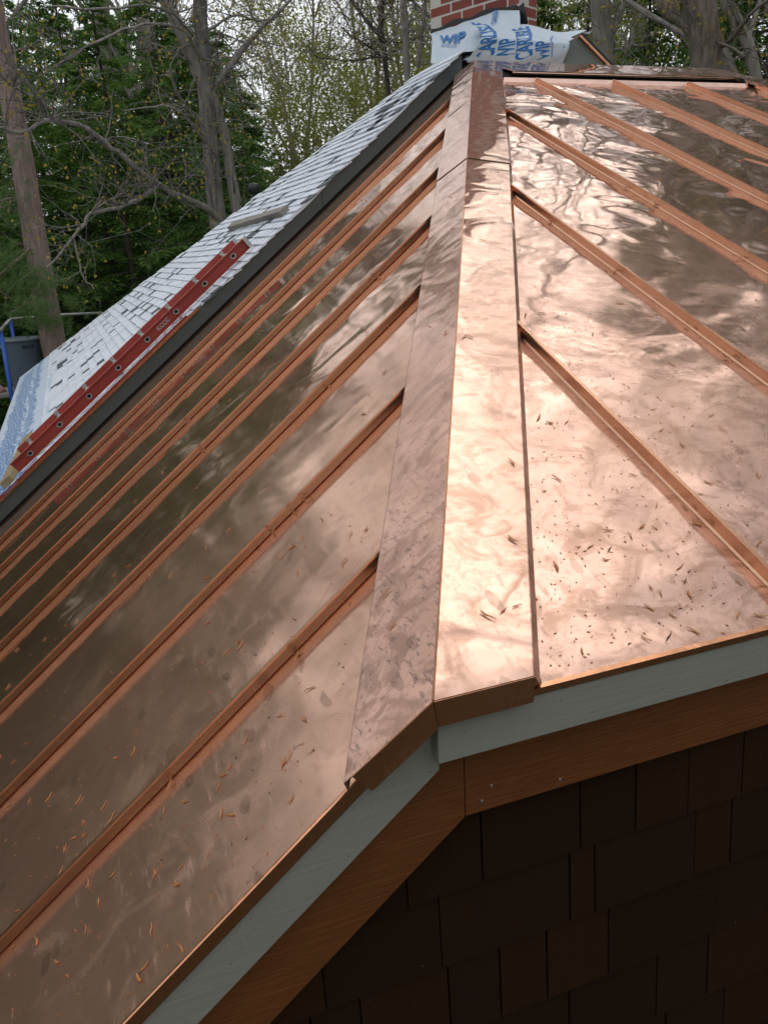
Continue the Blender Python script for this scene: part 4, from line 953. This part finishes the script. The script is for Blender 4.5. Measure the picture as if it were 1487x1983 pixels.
# understory: one mass of saplings, ferns and brush
ub = MB(); r = random.Random(3)
for i in range(5200):
    a = math.radians(r.uniform(-16, 62)); d = r.uniform(13, 34); x, y = CP.x + math.sin(a) * d, CP.y + math.cos(a) * d; z = gz(x, y) + r.random() ** 2 * 1.6
    p = Vector((x, y, z))
    for k in range(5):
        frond(ub, p, Vector((r.uniform(-1, 1), r.uniform(-1, 1), r.uniform(-.3, .8))), r.uniform(.12, .3), r.uniform(.03, .06), Vector((r.uniform(-.5, .5), r.uniform(-.5, .5), 1)), 0 if r.random() < .75 else 1)
tag(ub.build('undergrowth', [M['hem'], M['spring']]), 'low green undergrowth across the forest floor', 'undergrowth', kind='stuff')

# ------------------------------------------------------------------ fallen bud scales on the copper
def scale_mesh(i, m_):
    r = random.Random(i); mb = MB(); n_ = 6; wv_ = r.uniform(.0011, .0021); ln = 1.0; cv = r.uniform(-.25, .25)
    L_ = .018
    top = []; 
    for k in range(n_ + 1):
        t = k / n_; x_ = (t - .5) * L_; w_ = wv_ * math.sin(math.pi * min(1, t * .92 + .06)) ** .7; y_ = cv * L_ * (t - .5) ** 2 * 2; z_ = .0006 + .0030 * abs(t - .4) ** 1.5
        top.append([(x_, y_ - w_, z_), (x_, y_, z_ + .0013), (x_, y_ + w_, z_)])
    vs_ = [p for row_ in top for p in row_]; fs_ = []
    for k in range(n_):
        for j in range(2): a = k * 3 + j; fs_.append((a, a + 3, a + 4, a + 1))
    mb.add(vs_, fs_, 0, True)
    if i % 3 == 0: mb.tube([(L_ * .4, 0, .001), (L_ * .62, .002, .002), (L_ * .8, .001, .001)], .0005, 3)
    if i == 4:
        q = [(x_ * .7, y_ + .003 + x_ * .3, z_) for x_, y_, z_ in vs_]; mb.add(q, fs_, 0, True)
    return mb.mesh('bud_scale', m_)
SM = [scale_mesh(i, M['litter']) for i in range(6)] + [scale_mesh(9, M['litterd'])]
def lie(p, n_, size, k):
    o = inst('bud_scale', SM[k], None, ORG + p); t = Matrix.Rotation(rnd.uniform(0, 6.28), 4, 'Z')
    zq = n_; xq = zq.orthogonal().normalized(); yq = zq.cross(xq)
    o.matrix_world = Matrix.Translation(ORG + p + n_ * .0008) @ Matrix((xq, yq, zq)).transposed().to_4x4() @ t @ Matrix.Scale(size, 4); return o
nL_ = nR_ = nC = 0; specks = MB()
def in_frame(px, py): return -10 < px < 1500 and -10 < py < 2000
def capdist(x, y): return x * HIP.y - y * HIP.x                 # signed distance from the hip line in plan
tries = 0
while nL_ < 115 and tries < 5000:
    tries += 1; px, py = rnd.uniform(0, 860), rnd.uniform(230, 1983); p = hit(px, py, NL, -NL * DLP)
    if p.y < YE + .02 or p.y > YB - .05 or p.x > hipx(p.y) - .17: continue
    if min(abs(p.y - yr) for yr in LR) < .012: continue
    if rnd.random() > (.45 if (py < 900) else 1): continue
    lie(p, NL, rnd.uniform(.55, 1.15), rnd.randrange(6)); nL_ += 1
    tag(col.objects[-1], 'small orange brown bud scale fallen on the left copper slope', 'bud scale', 'bud scales on the left copper slope')
tries = 0
while nR_ < 120 and tries < 5000:
    tries += 1; px, py = rnd.uniform(985, 1487), rnd.uniform(170, 1290); p = hit(px, py, NR, -NR * DRP)
    if p.y < YF + .02 or p.y > YT - .05 or p.x < hipx(p.y) + .17: continue
    if min(abs(p.x - xr) for xr in RRB) < .010: continue
    lie(p, NR, rnd.uniform(.45, 1.15), rnd.choice((0, 1, 2, 3, 4, 5, 5, 0, 1, 6))); nR_ += 1
    tag(col.objects[-1], 'small orange brown bud scale fallen on the front copper slope', 'bud scale', 'bud scales on the front copper slope')
for _ in range(26):
    sd_ = rnd.random() < .5; t = rnd.uniform(.1, 2.2); wv, nv = (WL, NL) if sd_ else (WR, NR); p = HIP * t + wv * rnd.uniform(.015, .11) + nv * (.0005 if t < TJ else .003)
    o = lie(p, nv, rnd.uniform(.7, 1.1), rnd.choice((0, 1, 2, 3, 4, 5, 6))); tag(o, 'small brown bud scale fallen on the copper hip cap', 'bud scale', 'bud scales on the hip cap')
r = random.Random(77)
for _ in range(1500):                                            # crumbs too small to pick apart
    if r.random() < .5:
        p = hit(r.uniform(985, 1487), r.uniform(170, 1290), NR, -NR * DRP); n_ = NR; ok = p.y > YF + .01 and p.y < YT - .03 and p.x > hipx(p.y) + .15
    else:
        p = hit(r.uniform(0, 860), r.uniform(230, 1983), NL, -NL * DLP); n_ = NL; ok = YE + .01 < p.y < YB - .03 and p.x < hipx(p.y) - .15
    if not ok: continue
    a = n_.orthogonal().normalized(); a = Matrix.Rotation(r.uniform(0, 6.28), 3, n_) @ a; b = n_.cross(a); s1, s2 = r.uniform(.0008, .003), r.uniform(.0005, .0011); c = p + n_ * .0006
    specks.prism([c - a * s1, c - b * s2, c + a * s1, c + b * s2], n_ * .0006, 0 if r.random() < .7 else 1)
o = specks.build('bud_crumbs', [M['litter'], M['litterd']], None, ORG); tag(o, 'fine crumbs of bud scales strewn over the copper', 'crumbs', kind='stuff')
for i in range(18):                                              # clumps caught against the seams
    if i < 9: x = rnd.choice(RRB[:5]); y = rnd.uniform(.3, 1.8); y = max(y, x / .55 * 1 * 0 + .2); p = Vector((x - .006 - rnd.uniform(0, .008), y, 0)); p.z = zR(y); n_ = NR; ok = p.x > hipx(y) + .17
    else: y = rnd.choice(LR[:5]); x = rnd.uniform(-.5, hipx(y) - .25); p = Vector((x, y - .008 - rnd.uniform(0, .006), zL(x))); n_ = NL; ok = True
    if not ok: continue
    for k in range(3):
        q = p + Vector((rnd.uniform(-.006, .002), rnd.uniform(-.012, .0), 0)); q = q + n_ * .001
        o = lie(q, n_, rnd.uniform(.6, 1.1), rnd.choice((0, 1, 2, 3, 4, 6))); tag(o, 'bud scale caught in a clump against a copper seam', 'bud scale', 'bud scales caught against the seams')
